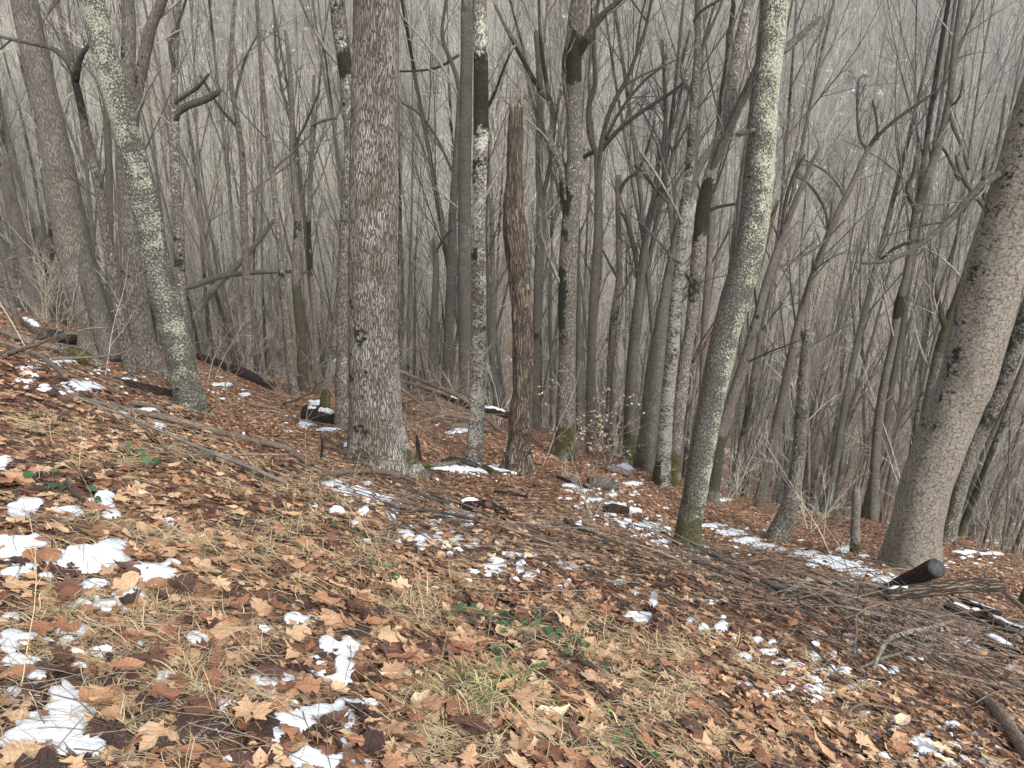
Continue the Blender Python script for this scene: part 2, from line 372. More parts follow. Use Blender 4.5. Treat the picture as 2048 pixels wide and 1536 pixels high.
def groundmat():
    m, n, b = newmat('forest_floor'); g = G(n); ge = n.nodes.new('ShaderNodeNewGeometry'); p = ge.outputs['Position']
    sep = n.nodes.new('ShaderNodeSeparateXYZ'); g.L(p, sep.inputs[0]); Y = sep.outputs[1]
    v = n.nodes.new('ShaderNodeTexVoronoi'); g.L(g.vadd(p, g.vmul(g.noise(p, 14, 2, .5, 1), (.05, .05, .05))), v.inputs['Vector']); v.inputs['Scale'].default_value = 17
    sc_ = n.nodes.new('ShaderNodeSeparateColor'); g.L(v.outputs['Color'], sc_.inputs[0])
    leaf = g.ramp(sc_.outputs[0], [(0, (.07, .035, .024)), (.3, (.17, .075, .042)), (.6, (.30, .16, .09)), (.85, (.40, .25, .15)), (1, (.5, .35, .22))])
    soil = g.mix(g.noise(p, 30, 4), (.035, .022, .016), (.11, .065, .042))
    big = g.noise(p, .35, 4, .6)
    near = g.mix(g.step(g.noise(p, 8, 3), .35, .6), soil, leaf)
    col = g.mix(g.step(Y, 5, 14), near, g.mix(g.step(big, .2, .8), leaf, g.mix(1, leaf, (.72, .66, .62), 'MULTIPLY')))
    col = g.mix(g.step(Y, 45, 110), col, g.mix(g.math('MULTIPLY', g.step(big, .42, .58), g.step(g.noise(p, 1.5, 3), .4, .6)), (.075, .06, .047), (.17, .14, .11)))
    # old snow lying in patches further down and on the far side
    sn = g.math('ADD', g.math('MULTIPLY', g.noise(p, .4, 3, .6), .5), g.math('MULTIPLY', g.noise(p, 4.5, 4, .7), .5))
    th = g.step(Y, 40, 200, .575, .585)
    sm = g.math('MULTIPLY', g.step(g.math('SUBTRACT', sn, th), 0, .03), g.step(Y, 13, 20))
    col = g.mix(sm, col, (.78, .81, .85))
    g.L(col, b.inputs['Base Color']); g.L(g.bump(g.math('ADD', g.math('MULTIPLY', v.outputs['Distance'], .8), g.noise(p, 40, 3)), .03), b.inputs['Normal'])
    b.inputs['Roughness'].default_value = .9; return m

# ------------------------------------------------------------------ ground sheet
def ground():
    def ax(n, A, lo, hi, c):
        t0, t1 = math.asinh((lo - c) / A), math.asinh((hi - c) / A); return c + A * np.sinh(np.linspace(t0, t1, n))
    X = ax(460, 1.6, -420, 420, 0); Y = ax(470, 1.6, -60, 420, 3.2)
    x, y = np.meshgrid(X, Y); z = H(x, y)
    v = np.stack([x, y, z], -1).reshape(-1, 3); nx, ny = len(X), len(Y)
    i = (np.arange(ny - 1)[:, None] * nx + np.arange(nx - 1)).ravel()
    mb = MB(); mb.add(v, np.stack([i, i + 1, i + nx + 1, i + nx], 1))
    return tag(link('ground', mb.mesh('ground', groundmat())), kind='structure')
GR = ground()

# ------------------------------------------------------------------ tree growth
UP = np.array([0, 0, 1.])
def unit(v): v = np.asarray(v, float); return v / max(np.linalg.norm(v), 1e-9)
def perp(d):
    a = rng.normal(size=3); a -= d * (a @ d); return unit(a)
def wander(P0, d, L, n, bend, up):
    P = [np.array(P0, float)]; d = unit(d); k = perp(d) * bend
    for i in range(n):
        d = unit(d + k / n + rng.normal(size=3) * .12 * bend + UP * up / n)
        P.append(P[-1] + d * L / n)
    return np.array(P)
def grow(mb, P, r, lvl, n, spread=.9, start=.25, frac=.45, up=.5, minr=.003, m=0, tw=1.0):
    """side shoots on the limb P (points) with radii r"""
    P = np.asarray(P); seg = np.linalg.norm(np.diff(P, axis=0), axis=1); tot = seg.sum(); cs = np.concatenate([[0], np.cumsum(seg)]) / max(tot, 1e-6)
    for k in range(n):
        t = start + (1 - start) * (k + rng.random()) / n
        i = min(int(np.searchsorted(cs, t, 'right') - 1), len(P) - 2); f = (t - cs[i]) / max(cs[i + 1] - cs[i], 1e-6)
        p = P[i] * (1 - f) + P[i + 1] * f; rr = r[i] * (1 - f) + r[i + 1] * f
        ax = unit(P[i + 1] - P[i]); d = unit(ax * (1.05 - .1 * rng.random()) + perp(ax) * spread * (.6 + .6 * rng.random()) + UP * up * .4)
        L = tot * frac * (1.15 - .75 * t) * (.6 + .7 * rng.random()); r0 = max(min(rr * .62, L * .018 + .002), minr)
        nn = 4 if lvl > 1 else 3
        Q = wander(p, d, L, nn, .5, up * .5)
        rad = np.linspace(r0, max(r0 * .3, minr * .7), nn + 1)
        tube(mb, Q, rad, 4 if lvl > 1 else 3, cap=False, m=m)
        if lvl > 1: grow(mb, Q, rad, lvl - 1, max(2, int(rng.integers(4, 7) * tw)), .85, .2, .5, up, minr, m, tw)

def wrinkle(amp=.05, fs=7, seed=0.0):
    def f(bk, L):
        q = bk * np.array([fs, fs, fs * .25]) + seed; return 1 + amp * fbm(q, 1, 3) + amp * .5 * noise(bk * np.array([fs * 4, fs * 4, fs * .6]) + seed)
    return f

# ---- generic bare trees of the wood (shared meshes)
PROTO = []   # (trunk mesh, crown mesh, height)
def make_proto(k, h, r, bk_, forks=False, nl=13, bend=.25, first=.35):
    trunk = MB(); crown = MB()
    n = 9; P = [np.zeros(3)]; d = UP.copy(); lean = perp(UP) * .08
    for i in range(n):
        d = unit(d + rng.normal(size=3) * np.array([1, 1, 0]) * .038 * bend / .25 + lean / n + UP * .05); P.append(P[-1] + d * h / n)
    P = np.array(P); P[0, 2] -= .6
    rad = r * np.array([1.35] + [max(.12, 1 - .9 * (i / n) ** 1.1) for i in range(1, n + 1)])
    def mark(v, L):
        mm = np.zeros(v.shape); nz = noise(v + k * 7, .7); mm[..., 0] = np.clip(.6 * nz + .30, 0, 1); mm[..., 0] += np.clip(1 - v[..., 2] / 1.1, 0, 1) * .35
        mm[..., 2] = np.clip(1.1 - v[..., 2] / .9, 0, 1) * .6; mm[..., 1] = noise(v + 31 + k, .5) * .4; return mm
    tube(trunk, P, rad, 12, .28, wrinkle(.07, 6, k * 3.1), mark=mark)
    Pr, rr, _ = resample(P, rad, .8)
    if forks:
        i = int(len(Pr) * .38); d2 = unit(np.array([rng.normal() * .5, rng.normal() * .3, 1.2])); Q = wander(Pr[i], d2, h * .55, 7, .25, .5); r2 = np.linspace(rr[i] * .8, .02, 8)
        tube(trunk, Q, r2, 10, .4, wrinkle(.07, 6, k), mark=mark, cap=False); grow(crown, Q, r2, 3, 7, .9, .2, .42, .6, .0035)
    ids = np.linspace(first, .97, nl)
    for j, t in enumerate(ids):
        i = min(int(t * (len(Pr) - 1)), len(Pr) - 2); ax = unit(Pr[i + 1] - Pr[i]); a = j * 2.4 + rng.random()
        dd = unit(ax * 1.15 + np.array([math.cos(a), math.sin(a), .15]) * (.5 + .4 * rng.random()))
        L = h * (.30 - .17 * t) * (.6 + .6 * rng.random()); r0 = min(rr[i] * .36, .0075 * L + .006)
        Q = wander(Pr[i], dd, L, 6, .30, .45); r2 = np.linspace(r0, .006, 7); tube(crown, Q, r2, 5, cap=False, m=1)
        grow(crown, Q, r2, 2, 8, .85, .15, .5, .5, .0032, tw=1.15)
    # twigs low on the stem
    for j in range(7):
        i = int(rng.integers(2, max(3, int(len(Pr) * .5)))); a = rng.random() * 6.28
        Q = wander(Pr[i], np.array([math.cos(a), math.sin(a), .35]), 1.1 + rng.random(), 4, .5, .3); r2 = np.linspace(.009, .004, 5); tube(crown, Q, r2, 3, cap=False); grow(crown, Q, r2, 1, 4, .9, .2, .5, .3, .003)
    PROTO.append((trunk.mesh('bare_tree_trunk', bk_), crown.mesh('bare_tree_crown', [M_twig, M_branch]), h))
make_proto(0, 17, .11, BK['young'], True, 12)
make_proto(1, 19, .13, BK['grey'], False, 14)
make_proto(2, 15, .08, BK['young'], False, 13, .4, .3)
make_proto(3, 18, .10, BK['mottle'], True, 11, .35)
make_proto(4, 13, .055, BK['young'], False, 12, .45, .25)
make_proto(5, 16, .12, BK['olive'], True, 12, .3)
make_proto(6, 10, .045, BK['young'], False, 14, .5, .2)

# ------------------------------------------------------------------ traced trees
TREES_XY = []
def traced(label, y, pts, bk_='grey', limbs=(), moss=(), lich=0.0, name='tree', seg=20, step=.12, amp=.05, wf=7, flare=1.25, top='crown',
           group=None, cat='tree', twigs=5, depth=.25, lean=0.0, extend=7.0, lich_side=None, split_top=None, twl=2):
    """pts: (u, v, width px) from top to base in the photograph; limbs: lists of the same from the trunk outwards"""
    pts = pts[::-1]
    def conv(pp, yoff=0.0):
        P = []; r = []
        for j, (u, v, w_) in enumerate(pp):
            yy = y + (yoff if np.isscalar(yoff) else yoff[j]); q = at(u, v, yy); d = proj(q)[2]; P.append(q); r.append(w_ / 2 / F * d)
        return np.array(P), np.array(r)
    P, r = conv(pts); base = P[0].copy()
    g = h1(base[0], base[1])
    if base[2] > g - .05:
        q = P[0] + (P[0] - P[1]) / max(abs(P[0][2] - P[1][2]), .2) * (base[2] - g + .25); q[1] = y; P = np.vstack([q, P]); r = np.concatenate([[r[0] * (flare if base[2] - g < .6 else 1.1)], r])
    else:
        P[0] = P[0] - np.array([0, 0, .15])
    root = thing(name, (P[0][0], P[0][1], h1(P[0][0], y)), label, cat, group); off = np.array(root.location)
    TREES_XY.append((P[0][0], y, r[0]))
    topv = pts[-1][1]
    if top == 'crown' and topv <= 5:
        d = unit(P[-1] - P[-2]); Q = wander(P[-1], d, extend, 5, .15, .3)[1:]; P = np.vstack([P, Q]); r = np.concatenate([r, r[-1] * np.linspace(.92, .3, 5)])
    seed = len(TREES_XY) * 5.3
    def mark(v, L):
        uu, vv, _ = proj(v); mk = np.zeros(v.shape); cu = uu.mean(1, keepdims=True); side = (uu - cu) / np.maximum(np.ptp(uu, axis=1)[:, None] / 2, 1)
        mk[..., 1] = lich + (.16 if bk_ == 'crust' else .35) * noise(v + seed, .9)
        if lich_side is not None: mk[..., 1] += lich_side * side
        for mo in moss:
            v0, v1, st, gr = mo[:4]; sd_ = mo[4] if len(mo) > 4 else 0
            e = 70.0; vv_ = vv; vv = vv_ + 34 * noise(v + seed, 2.5) + 26 * noise(v + seed, 7); f = np.clip((vv - v0) / e + .5, 0, 1) * np.clip((v1 - vv) / e + .5, 0, 1)
            vv = vv_
            if sd_: f = f * np.clip(.5 + side * sd_ * 1.3, 0, 1)
            val = f * st; mk[..., 2] = np.where(val > mk[..., 0], gr, mk[..., 2]); mk[..., 0] = np.maximum(mk[..., 0], val)
        return mk
    mb = MB(); ns, rs, Ls = resample(P, r, step)
    wr = wrinkle(amp, wf, seed)
    def disp(bk, L):
        a = wr(bk, L); lo = np.clip(1 - L / .9, 0, 1)[:, None] ** 2; th = np.arctan2(bk[..., 1], bk[..., 0])
        return a * (1 + lo * (.22 + .18 * np.cos(th * 4 + seed) + .1 * np.cos(th * 7 + seed * 2)))
    tube(mb, ns - off, rs, seg, None, disp, mark=lambda v, L: mark(v + off, L))
    link('trunk', mb.mesh('trunk', BK[bk_]), root)
    if split_top:
        jb = MB(); rt = r[-1]
        for k in range(split_top):
            a = rng.random() * 6.28; q = P[-1] - off + np.array([math.cos(a), math.sin(a), 0]) * rt * .8 - np.array([0, 0, .08]); L = .10 + rng.random() ** 2 * .28
            tube(jb, np.array([q, q + [0, 0, L * .6], q + [rng.normal() * .02, 0, L]]), [rt * .22, rt * .16, .003], 4, cap=True)
        link('splintered_top', jb.mesh('splintered_top', M_jag), root)
    cr = MB(); lm = []
    for li in limbs:
        sgn = rng.choice([-1, 1]); n = len(li); yo = np.linspace(0, 1, n) ** 1.0 * sgn * depth * (n * .3)
        Q, q = conv(li, yo); q = q.copy(); dd_ = np.linalg.norm(ns - Q[0], axis=1); kk = int(dd_.argmin())
        if dd_[kk] < rs[kk] * 2.2: kk = max(kk - 1, 0); Q = np.vstack([ns[kk], Q]); q = np.concatenate([[q[0] * 1.1], q])
        if li[-1][1] <= 5 or li[-1][0] <= 5:
            dd = unit(Q[-1] - Q[-2]); Q = np.vstack([Q, wander(Q[-1], dd, 2.5, 3, .2, .4)[1:]]); q = np.concatenate([q, q[-1] * np.array([.8, .5, .25])])
        lb = MB(); tube(lb, Q - off, q, 10, .12, wrinkle(.08, 9, seed), mark=lambda v, L: mark(v + off, L)); link('limb', lb.mesh('limb', BK['limb'] if li[0][2] < 19 else BK[bk_]), root)
        lm.append((Q, q))
    for Q, q in lm: grow(cr, Q - off, q, twl, 7 if len(Q) > 3 else 4, .8, .2, .34, .45, .003)
    # shoots on the trunk that show against the wood behind
    sel = P[:, 2] > P[0][2] + 2.0
    if twigs and sel.sum() >= 2:
        Pp = P[sel]; rp = r[sel]; Lt = np.linalg.norm(np.diff(Pp, axis=0), axis=1).sum()
        grow(cr, Pp - off, rp * .5, twl, twigs, 1.2, .05, min(.32, 1.9 / max(Lt, 1)), .4, .003)
    if top == 'crown' and topv <= 5:
        grow(cr, P[-5:] - off, r[-5:], 3, 9, .9, .1, .6, .5, .0045)
    if cr.n: link('crown', cr.mesh('crown', [M_darktwig]), root)
    return root

traced('leaning trunk crusted all over with pale green lichen, left of the frame', 8,
       [(184,0,46),(205,90,48),(228,175,49),(252,260,50),(278,350,52),(299,450,53),(317,550,53),(345,650,55),(368,750,55),(388,835,54)], 'crust', lich=.23, seg=32, step=.05, amp=.06, wf=12, twigs=0, moss=[(690,900,.25,0)])
traced('massive upright trunk with deeply furrowed bark in the left centre of the wood', 7,
       [(753,0,91),(750,200,93),(746,400,95),(747,600,97),(748,750,100),(751,850,106),(755,905,116),(758,935,128)], 'furrow', lich=.1, lich_side=.35, seg=72, step=.035, amp=.035, wf=16, flare=1.15, twigs=0,
       moss=[(560,960,.34,0,-1),(905,950,.72,.9,1),(860,950,.5,.5,-1),(300,560,.25,0,-1)])
traced('lichen speckled trunk curving down to a mossy olive foot, right of centre', 7,
       [(1550,0,56),(1540,100,54),(1529,200,53),(1518,350,58),(1498,500,60),(1470,600,58),(1443,700,54),(1424,800,51),(1405,900,51),(1388,1000,48),(1378,1050,49),(1374,1108,58)], 'crust', lich=.15, lich_side=.22, seg=36, step=.05, amp=.05, wf=12,
       moss=[(1010,1130,.75,.7),(940,1020,.4,.5,-1),(300,420,.3,0)], twigs=2, limbs=[[(1566,100,18),(1590,82,16),(1622,52,13),(1640,35,8)],[(1530,250,12),(1500,262,10),(1475,270,9)]])
traced('thick pale smooth trunk leaning out of the right edge', 7.5,
       [(2235,-200,120),(2160,0,120),(2095,230,118),(2037,400,114),(1985,565,108),(1931,768,101),(1915,800,98),(1860,946,93),(1835,1040,94),(1820,1138,106)], 'smooth', lich=.1, seg=56, step=.05, amp=.045, wf=7,
       moss=[(200,900,.36,0,-1)], twigs=1, limbs=[[(2010,346,18),(1975,362,16),(1940,395,15),(1900,440,13),(1855,478,11),(1815,505,9),(1770,522,8),(1725,527,5)],[(1850,480,8),(1800,490,6),(1760,520,5)]])
traced('broad grey trunk with a smooth stem at the far left', 11,
       [(48,0,48),(72,120,48),(97,225,50),(117,325,54),(133,425,58),(154,525,64),(176,600,68),(192,660,66),(196,718,74)], 'grey', lich=.05, seg=32, step=.08, amp=.05, wf=6, twigs=3,
       limbs=[[(150,470,34),(178,560,40),(203,640,44),(228,718,52)]])
traced('slim lichen flecked stem between the broad grey trunk and the leaning trunk', 9.5,
       [(130,75,9),(143,125,12),(152,170,14),(163,215,15),(178,300,16),(195,360,18),(213,470,20),(230,570,22),(245,650,24),(262,748,25)], 'mottle', lich=.25, seg=20, twigs=6, top='none',
       moss=[(140,235,.85,0),(600,760,.2,0)], limbs=[[(150,150,13),(132,118,12),(105,97,9),(60,86,8),(0,73,6)],[(154,150,12),(160,118,10),(176,92,8)]])
traced('twin stemmed grey trunk standing behind the leaning lichen trunk', 11,
       [(255,0,24),(258,60,26),(256,120,28),(252,200,32),(250,300,36),(258,420,42),(266,520,46),(274,620,50),(283,690,56),(290,740,70)], 'grey', lich=.0, seg=28, moss=[(80,330,.45,0,-1),(500,720,.4,0,-1)],
       limbs=[[(262,260,22),(272,200,22),(284,140,22),(300,60,22),(325,0,20)],[(262,620,22),(247,480,16),(240,380,14)]])
traced('upright mottled stem with a thick broken side limb, right of the leaning trunk', 14,
       [(357,0,9),(352,100,11),(348,180,14),(350,260,18),(350,350,19),(357,450,20),(362,600,21),(366,712,26)], 'mottle', lich=.1, moss=[(430,560,.5,0)],
       limbs=[[(352,228,15),(378,210,14),(402,202,15),(425,192,14),(440,181,9)],[(340,215,8),(372,190,8),(395,175,8),(418,148,5)],[(352,160,8),(340,90,7),(362,30,6),(372,0,5)]])
traced('slender dark flecked tree left of the massive trunk, forking high up', 16,
       [(470,0,7),(465,60,8),(462,165,9),(475,240,11),(485,320,13),(488,420,15),(492,550,15),(500,748,17)], 'young', lich=.2, seg=12, moss=[(200,330,.4,0)],
       limbs=[[(478,260,6),(440,215,6),(400,150,5)],[(470,200,6),(490,120,5),(520,60,4)]])
traced('slender tree with dark knots, third to the left of the massive trunk', 15,
       [(512,0,6),(517,60,7),(522,130,9),(533,250,10),(545,350,12),(557,470,12),(568,600,14),(583,750,16),(590,786,18)], 'young', lich=.2, seg=12, moss=[(540,600,.6,0)],
       limbs=[[(548,340,6),(590,300,5),(620,270,4)]])
traced('slender tree whose lower trunk is dark brown with moss', 16,
       [(570,60,7),(578,120,9),(584,220,10),(585,325,12),(595,425,14),(592,550,18),(600,650,19),(607,770,23)], 'young', lich=.1, seg=14, top='none', moss=[(550,790,.75,.25),(420,500,.5,0)],
       limbs=[[(578,230,7),(562,170,6),(552,100,5),(548,20,4)],[(585,300,6),(610,250,5),(640,180,4)]])
traced('thin dark stem just left of the mossy stub', 17,
       [(628,150,6),(625,270,9),(618,450,9),(622,540,10),(630,650,10),(636,760,12)], 'young', seg=12, top='none', moss=[(420,560,.7,0)], limbs=[[(622,255,6),(645,242,6),(675,236,5)]])
traced('grey trunk blotched with black moss beside the massive trunk', 9.5,
       [(672,0,27),(678,60,26),(690,130,28),(698,200,26),(700,280,22),(697,350,20),(690,450,22),(686,600,22),(684,700,24),(684,800,26)], 'mottle', lich=.25, moss=[(0,38,.8,0),(68,140,.82,0),(160,205,.75,0),(235,300,.8,0,1),(400,470,.5,0)],
       twigs=3)
traced('short crooked mossy stub with peeling pale bark', 12,
       [(684,580,18),(678,640,18),(671,693,20),(661,745,19),(653,780,18),(648,822,20)], 'mottle', lich=.2, top='none', twigs=0, cat='tree stub', name='tree_stub', moss=[(560,650,.55,.7),(680,730,.85,.4),(785,840,.9,1)])
traced('smooth greyish green trunk close on the left of the white mottled trunk', 16.5,
       [(934,0,24),(933,150,25),(930,300,26),(929,450,26),(930,600,28),(932,750,29),(932,792,34)], 'olive', lich=.25, seg=20, moss=[(500,800,.25,0,-1)])
traced('brown grey trunk with a crooked left leader and a long level branch', 19,
       [(892,0,6),(885,75,8),(905,130,9),(918,175,11),(914,300,14),(904,450,16),(900,600,18),(893,790,22)], 'grey', lich=.1, seg=16,
       limbs=[[(918,110,6),(880,133,6),(840,141,5),(800,143,4)],[(906,345,6),(870,270,5),(835,225,4),(802,205,3)]])
traced('short trunk with a broken top left of the crooked leader', 19,
       [(866,478,8),(872,520,12),(870,600,14),(866,700,16),(860,800,18)], 'grey', seg=14, top='none', limbs=[[(870,510,6),(885,480,5),(905,455,4)]])
traced('white mottled trunk with black moss bands in the middle of the wood', 10,
       [(959,0,27),(961,100,28),(962,200,31),(961,300,30),(958,400,28),(957,500,28),(957,600,30),(957,700,32),(955,800,32),(950,900,31),(947,928,36)], 'mottle', lich=.45, seg=28, step=.06,
       moss=[(60,100,.35,0),(112,275,.84,0),(300,362,.7,0),(485,550,.75,0,-1),(600,720,.4,0,1)], limbs=[[(975,215,7),(992,180,6),(1010,130,5),(1030,90,4)]])
traced('dead brown snag without bark and with a splintered top', 9,
       [(1032,213,27),(1030,300,33),(1028,400,38),(1029,450,41),(1035,520,41),(1041,600,40),(1046,700,41),(1044,800,43),(1038,880,46),(1031,942,60)], 'dead', lich=.0, seg=40, step=.05, amp=.2, wf=9, top='none', twigs=0, split_top=14, cat='dead tree', name='dead_snag',
       moss=[(830,960,.45,0,1)])
traced('tall mottled trunk with a mossy left fork, right of the dead snag', 12,
       [(1157,0,33),(1150,60,34),(1147,130,33),(1148,200,31),(1150,300,32),(1145,400,35),(1137,500,36),(1135,600,36),(1135,700,34),(1133,800,37),(1128,880,41),(1122,915,50)], 'mottle', lich=.2, seg=28, step=.07,
       moss=[(75,165,.82,0),(190,220,.4,0),(370,440,.85,0,-1),(530,690,.8,0,-.5),(860,930,.8,1)],
       limbs=[[(1132,400,24),(1128,345,20),(1112,305,17),(1099,280,14),(1107,240,13),(1099,200,12),(1084,185,10),(1054,135,9),(1024,80,7),(990,10,6)],
              [(1099,200,9),(1086,120,8),(1080,60,7),(1078,0,6)],[(1150,120,17),(1168,88,17),(1190,48,15),(1216,20,13),(1240,0,10)],[(1143,240,9),(1130,180,9),(1128,120,8),(1140,60,7)]])
traced('smooth dark trunk dividing into three long limbs', 14,
       [(1194,298,13),(1197,400,16),(1194,500,17),(1187,600,18),(1182,750,19),(1182,905,21)], 'olive', lich=.05, seg=18, top='none', twl=3,
       limbs=[[(1194,310,12),(1180,272,11),(1178,210,11),(1190,170,10),(1188,100,9),(1190,50,8),(1197,0,7)],
              [(1197,330,11),(1206,270,10),(1225,210,9),(1250,165,9),(1265,130,8),(1290,60,7),(1303,0,6)],[(1196,312,10),(1235,262,9),(1285,222,8),(1335,190,7),(1375,160,5)],[(1194,306,9),(1178,308,9),(1160,318,8)],
              [(1210,280,7),(1245,215,6),(1290,160,6),(1330,130,5)]])
traced('slim crooked stem with a bulge and a bent top', 14.5,
       [(1236,350,11),(1237,450,12),(1238,550,12),(1228,640,17),(1220,750,13),(1215,912,14)], 'young', seg=14, top='none', moss=[(610,680,.6,0)], limbs=[[(1237,390,9),(1250,362,8),(1275,342,7),(1292,305,6),(1310,240,4)],[(1236,560,5),(1215,520,5),(1205,500,4)]])
traced('forked brown stem left of the pair of lichen trunks', 14.5,
       [(1318,300,8),(1310,390,14),(1296,450,15),(1288,500,15),(1276,600,18),(1262,750,22),(1258,915,26)], 'grey', seg=18, top='none', moss=[(860,940,.8,.9)], twl=3,
       limbs=[[(1278,560,10),(1268,500,9),(1252,440,8),(1242,425,6)],[(1308,395,10),(1325,380,9),(1332,300,8),(1330,200,7),(1325,80,5)],[(1312,380,8),(1290,350,7),(1270,330,5)],[(1316,330,6),(1350,240,6),(1368,160,5)]])
traced('white flecked trunk, left one of a close pair right of centre', 12,
       [(1396,0,12),(1395,100,14),(1388,200,16),(1382,300,17),(1372,400,19),(1362,500,21),(1352,600,24),(1345,700,27),(1335,800,28),(1328,900,29),(1322,968,34)], 'mottle', lich=.3, seg=22,
       moss=[(280,400,.4,0),(930,985,.85,1,-1)], limbs=[[(1390,200,8),(1372,170,8),(1362,140,7),(1380,60,5)],[(1396,120,7),(1420,60,6),(1445,0,5)],[(1388,40,6),(1405,20,6),(1440,0,5)]])
traced('trunk with a long black moss band, right one of a close pair', 12.5,
       [(1500,0,23),(1480,80,24),(1462,180,22),(1440,280,22),(1416,370,24),(1405,420,27),(1398,480,28),(1390,560,24),(1382,650,23),(1370,720,25),(1358,820,27),(1348,900,29),(1342,968,35)], 'mottle', lich=.2, seg=22,
       moss=[(376,485,.84,0),(520,640,.5,0),(930,985,.9,1)], limbs=[[(1420,350,17),(1436,310,16),(1460,255,17),(1480,210,18),(1502,165,17),(1520,120,12)],[(1438,270,8),(1440,200,7),(1452,120,6),(1455,60,5)],[(1408,430,9),(1432,415,7),(1470,408,5)]])
traced('leaning trunk torn open with reddish wood near its top', 13.5,
       [(1397,265,8),(1388,330,14),(1376,380,18),(1362,440,17),(1345,520,20),(1328,620,26),(1310,740,36),(1298,860,40),(1288,940,46)], 'grey', lich=.1, seg=22, top='none', split_top=5, moss=[(880,970,.7,.6,-1)],
       limbs=[[(1345,520,9),(1342,430,9),(1330,370,8),(1326,300,7),(1332,200,6),(1322,80,4)],[(1372,400,20),(1400,330,17),(1428,290,15),(1450,250,12)]])
traced('dark leaning trunk right behind the mossy footed lichen trunk', 12,
       [(1640,290,6),(1600,380,10),(1566,470,14),(1535,560,16),(1508,660,19),(1484,740,22),(1460,810,22),(1440,883,22),(1428,975,24)], 'grey', seg=18, top='none', moss=[(600,700,.4,0),(860,990,.7,.3)],
       limbs=[[(1562,475,8),(1572,400,7),(1592,340,7),(1610,310,6)],[(1540,545,7),(1590,520,6),(1640,490,5),(1690,440,4)]])
traced('sawn off snag with a flat top and dark bark, leaning right', 10,
       [(1619,662,22),(1612,710,22),(1606,770,23),(1603,830,24),(1598,900,27),(1590,960,30),(1577,1020,34),(1552,1082,44)], 'mottle', lich=.05, seg=24, top='none', twigs=0, cat='dead tree', name='dead_snag', moss=[(640,1000,.42,.25)])
traced('thin forked tree with a wide leaning crown against the far slope', 13,
       [(1755,268,8),(1736,300,9),(1701,375,11),(1671,435,12),(1651,485,13),(1626,550,14),(1596,650,16),(1575,750,17),(1553,850,18),(1532,950,20),(1520,1000,22)], 'grey', seg=16, top='none', twl=3,
       limbs=[[(1740,292,8),(1760,268,8),(1790,240,7),(1830,212,6),(1890,170,4)],[(1736,302,8),(1722,282,7),(1715,225,6),(1718,160,5),(1728,150,4)],[(1756,280,5),(1752,230,5),(1745,200,4)],[(1655,478,7),(1650,420,6),(1620,370,5),(1585,350,4)],[(1600,640,7),(1620,560,6),(1655,470,5),(1665,400,4)],[(1690,395,5),(1660,350,5),(1610,320,3)]])
traced('slender tree spotted with black moss and a short upturned fork', 14,
       [(1922,0,10),(1910,90,12),(1900,190,14),(1883,270,14),(1862,335,15),(1846,380,20),(1832,430,17),(1822,490,13),(1813,550,14),(1798,610,17),(1785,690,15),(1770,760,16),(1755,860,18),(1745,1030,20)], 'grey', lich=.1, seg=16,
       moss=[(365,420,.9,.5),(430,460,.7,0),(565,660,.82,0),(0,60,.4,0)], limbs=[[(1830,415,13),(1814,378,9),(1828,345,7),(1832,312,6)],[(1898,220,8),(1905,250,8),(1922,290,7),(1938,340,6)],[(1898,215,6),(1912,205,6),(1922,185,5),(1926,150,4)],[(1880,290,6),(1905,330,7),(1918,360,8)]])
traced('mossy forked stem half hidden by the thick pale trunk', 10.5,
       [(1975,300,8),(1968,370,12),(1974,420,14),(1962,480,14),(1935,540,14),(1918,590,18),(1902,640,24),(1886,690,27),(1872,750,28),(1852,850,27),(1828,960,27),(1806,1080,30)], 'mottle', lich=.05, seg=20, top='none', moss=[(560,720,.75,.5),(900,1100,.6,.4)],
       limbs=[[(1886,640,13),(1876,600,10),(1868,560,9),(1870,515,6)],[(1972,420,11),(1945,385,9),(1920,345,8),(1912,310,6)],[(1968,380,8),(1990,320,7),(2005,240,6),(2012,190,5)]])
traced('dark trunk rising close behind the right side of the thick pale trunk', 10.5,
       [(2140,400,30),(2085,540,30),(2040,670,30),(1992,800,30),(1950,888,30),(1919,976,30),(1892,1068,36)], 'mottle', lich=.1, seg=20, moss=[(600,900,.45,0),(960,1090,.8,.5,-1)], top='none')
traced('pale broken pole with a bright mossy foot in front of the snow', 9,
       [(1713,975,14),(1712,1010,18),(1710,1060,18),(1711,1112,22)], 'smooth', lich=.3, seg=14, top='none', twigs=0, cat='tree stump', name='tree_stub', moss=[(1078,1130,.95,1)], split_top=3)
traced('grey trunk with a dark broken top at the left edge', 18,
       [(8,312,22),(18,380,24),(32,440,24),(46,500,25),(60,570,26),(77,622,30)], 'grey', lich=.0, seg=18, top='none', twigs=2, moss=[(300,330,.8,0)])
traced('dark trunk with a mossy foot at the left, behind the broad grey trunk', 17,
       [(100,340,10),(104,420,16),(110,500,19),(113,580,20),(117,636,26)], 'grey', seg=16, top='none', moss=[(430,540,.5,0),(600,650,.9,.9)], limbs=[[(100,350,8),(88,300,7),(85,200,6),(80,100,5)]])
traced('slim grey tree left of the tall mottled trunk', 15,
       [(1072,60,9),(1080,180,14),(1078,330,15),(1082,420,17),(1079,500,17),(1075,620,18),(1072,750,18),(1070,860,20)], 'grey', seg=16, lich=.1, moss=[(540,580,.6,0),(660,710,.6,0)], top='none', limbs=[[(1080,420,9),(1100,330,9),(1110,240,8),(1122,180,6)],[(1078,250,7),(1060,180,6),(1046,100,5)]])

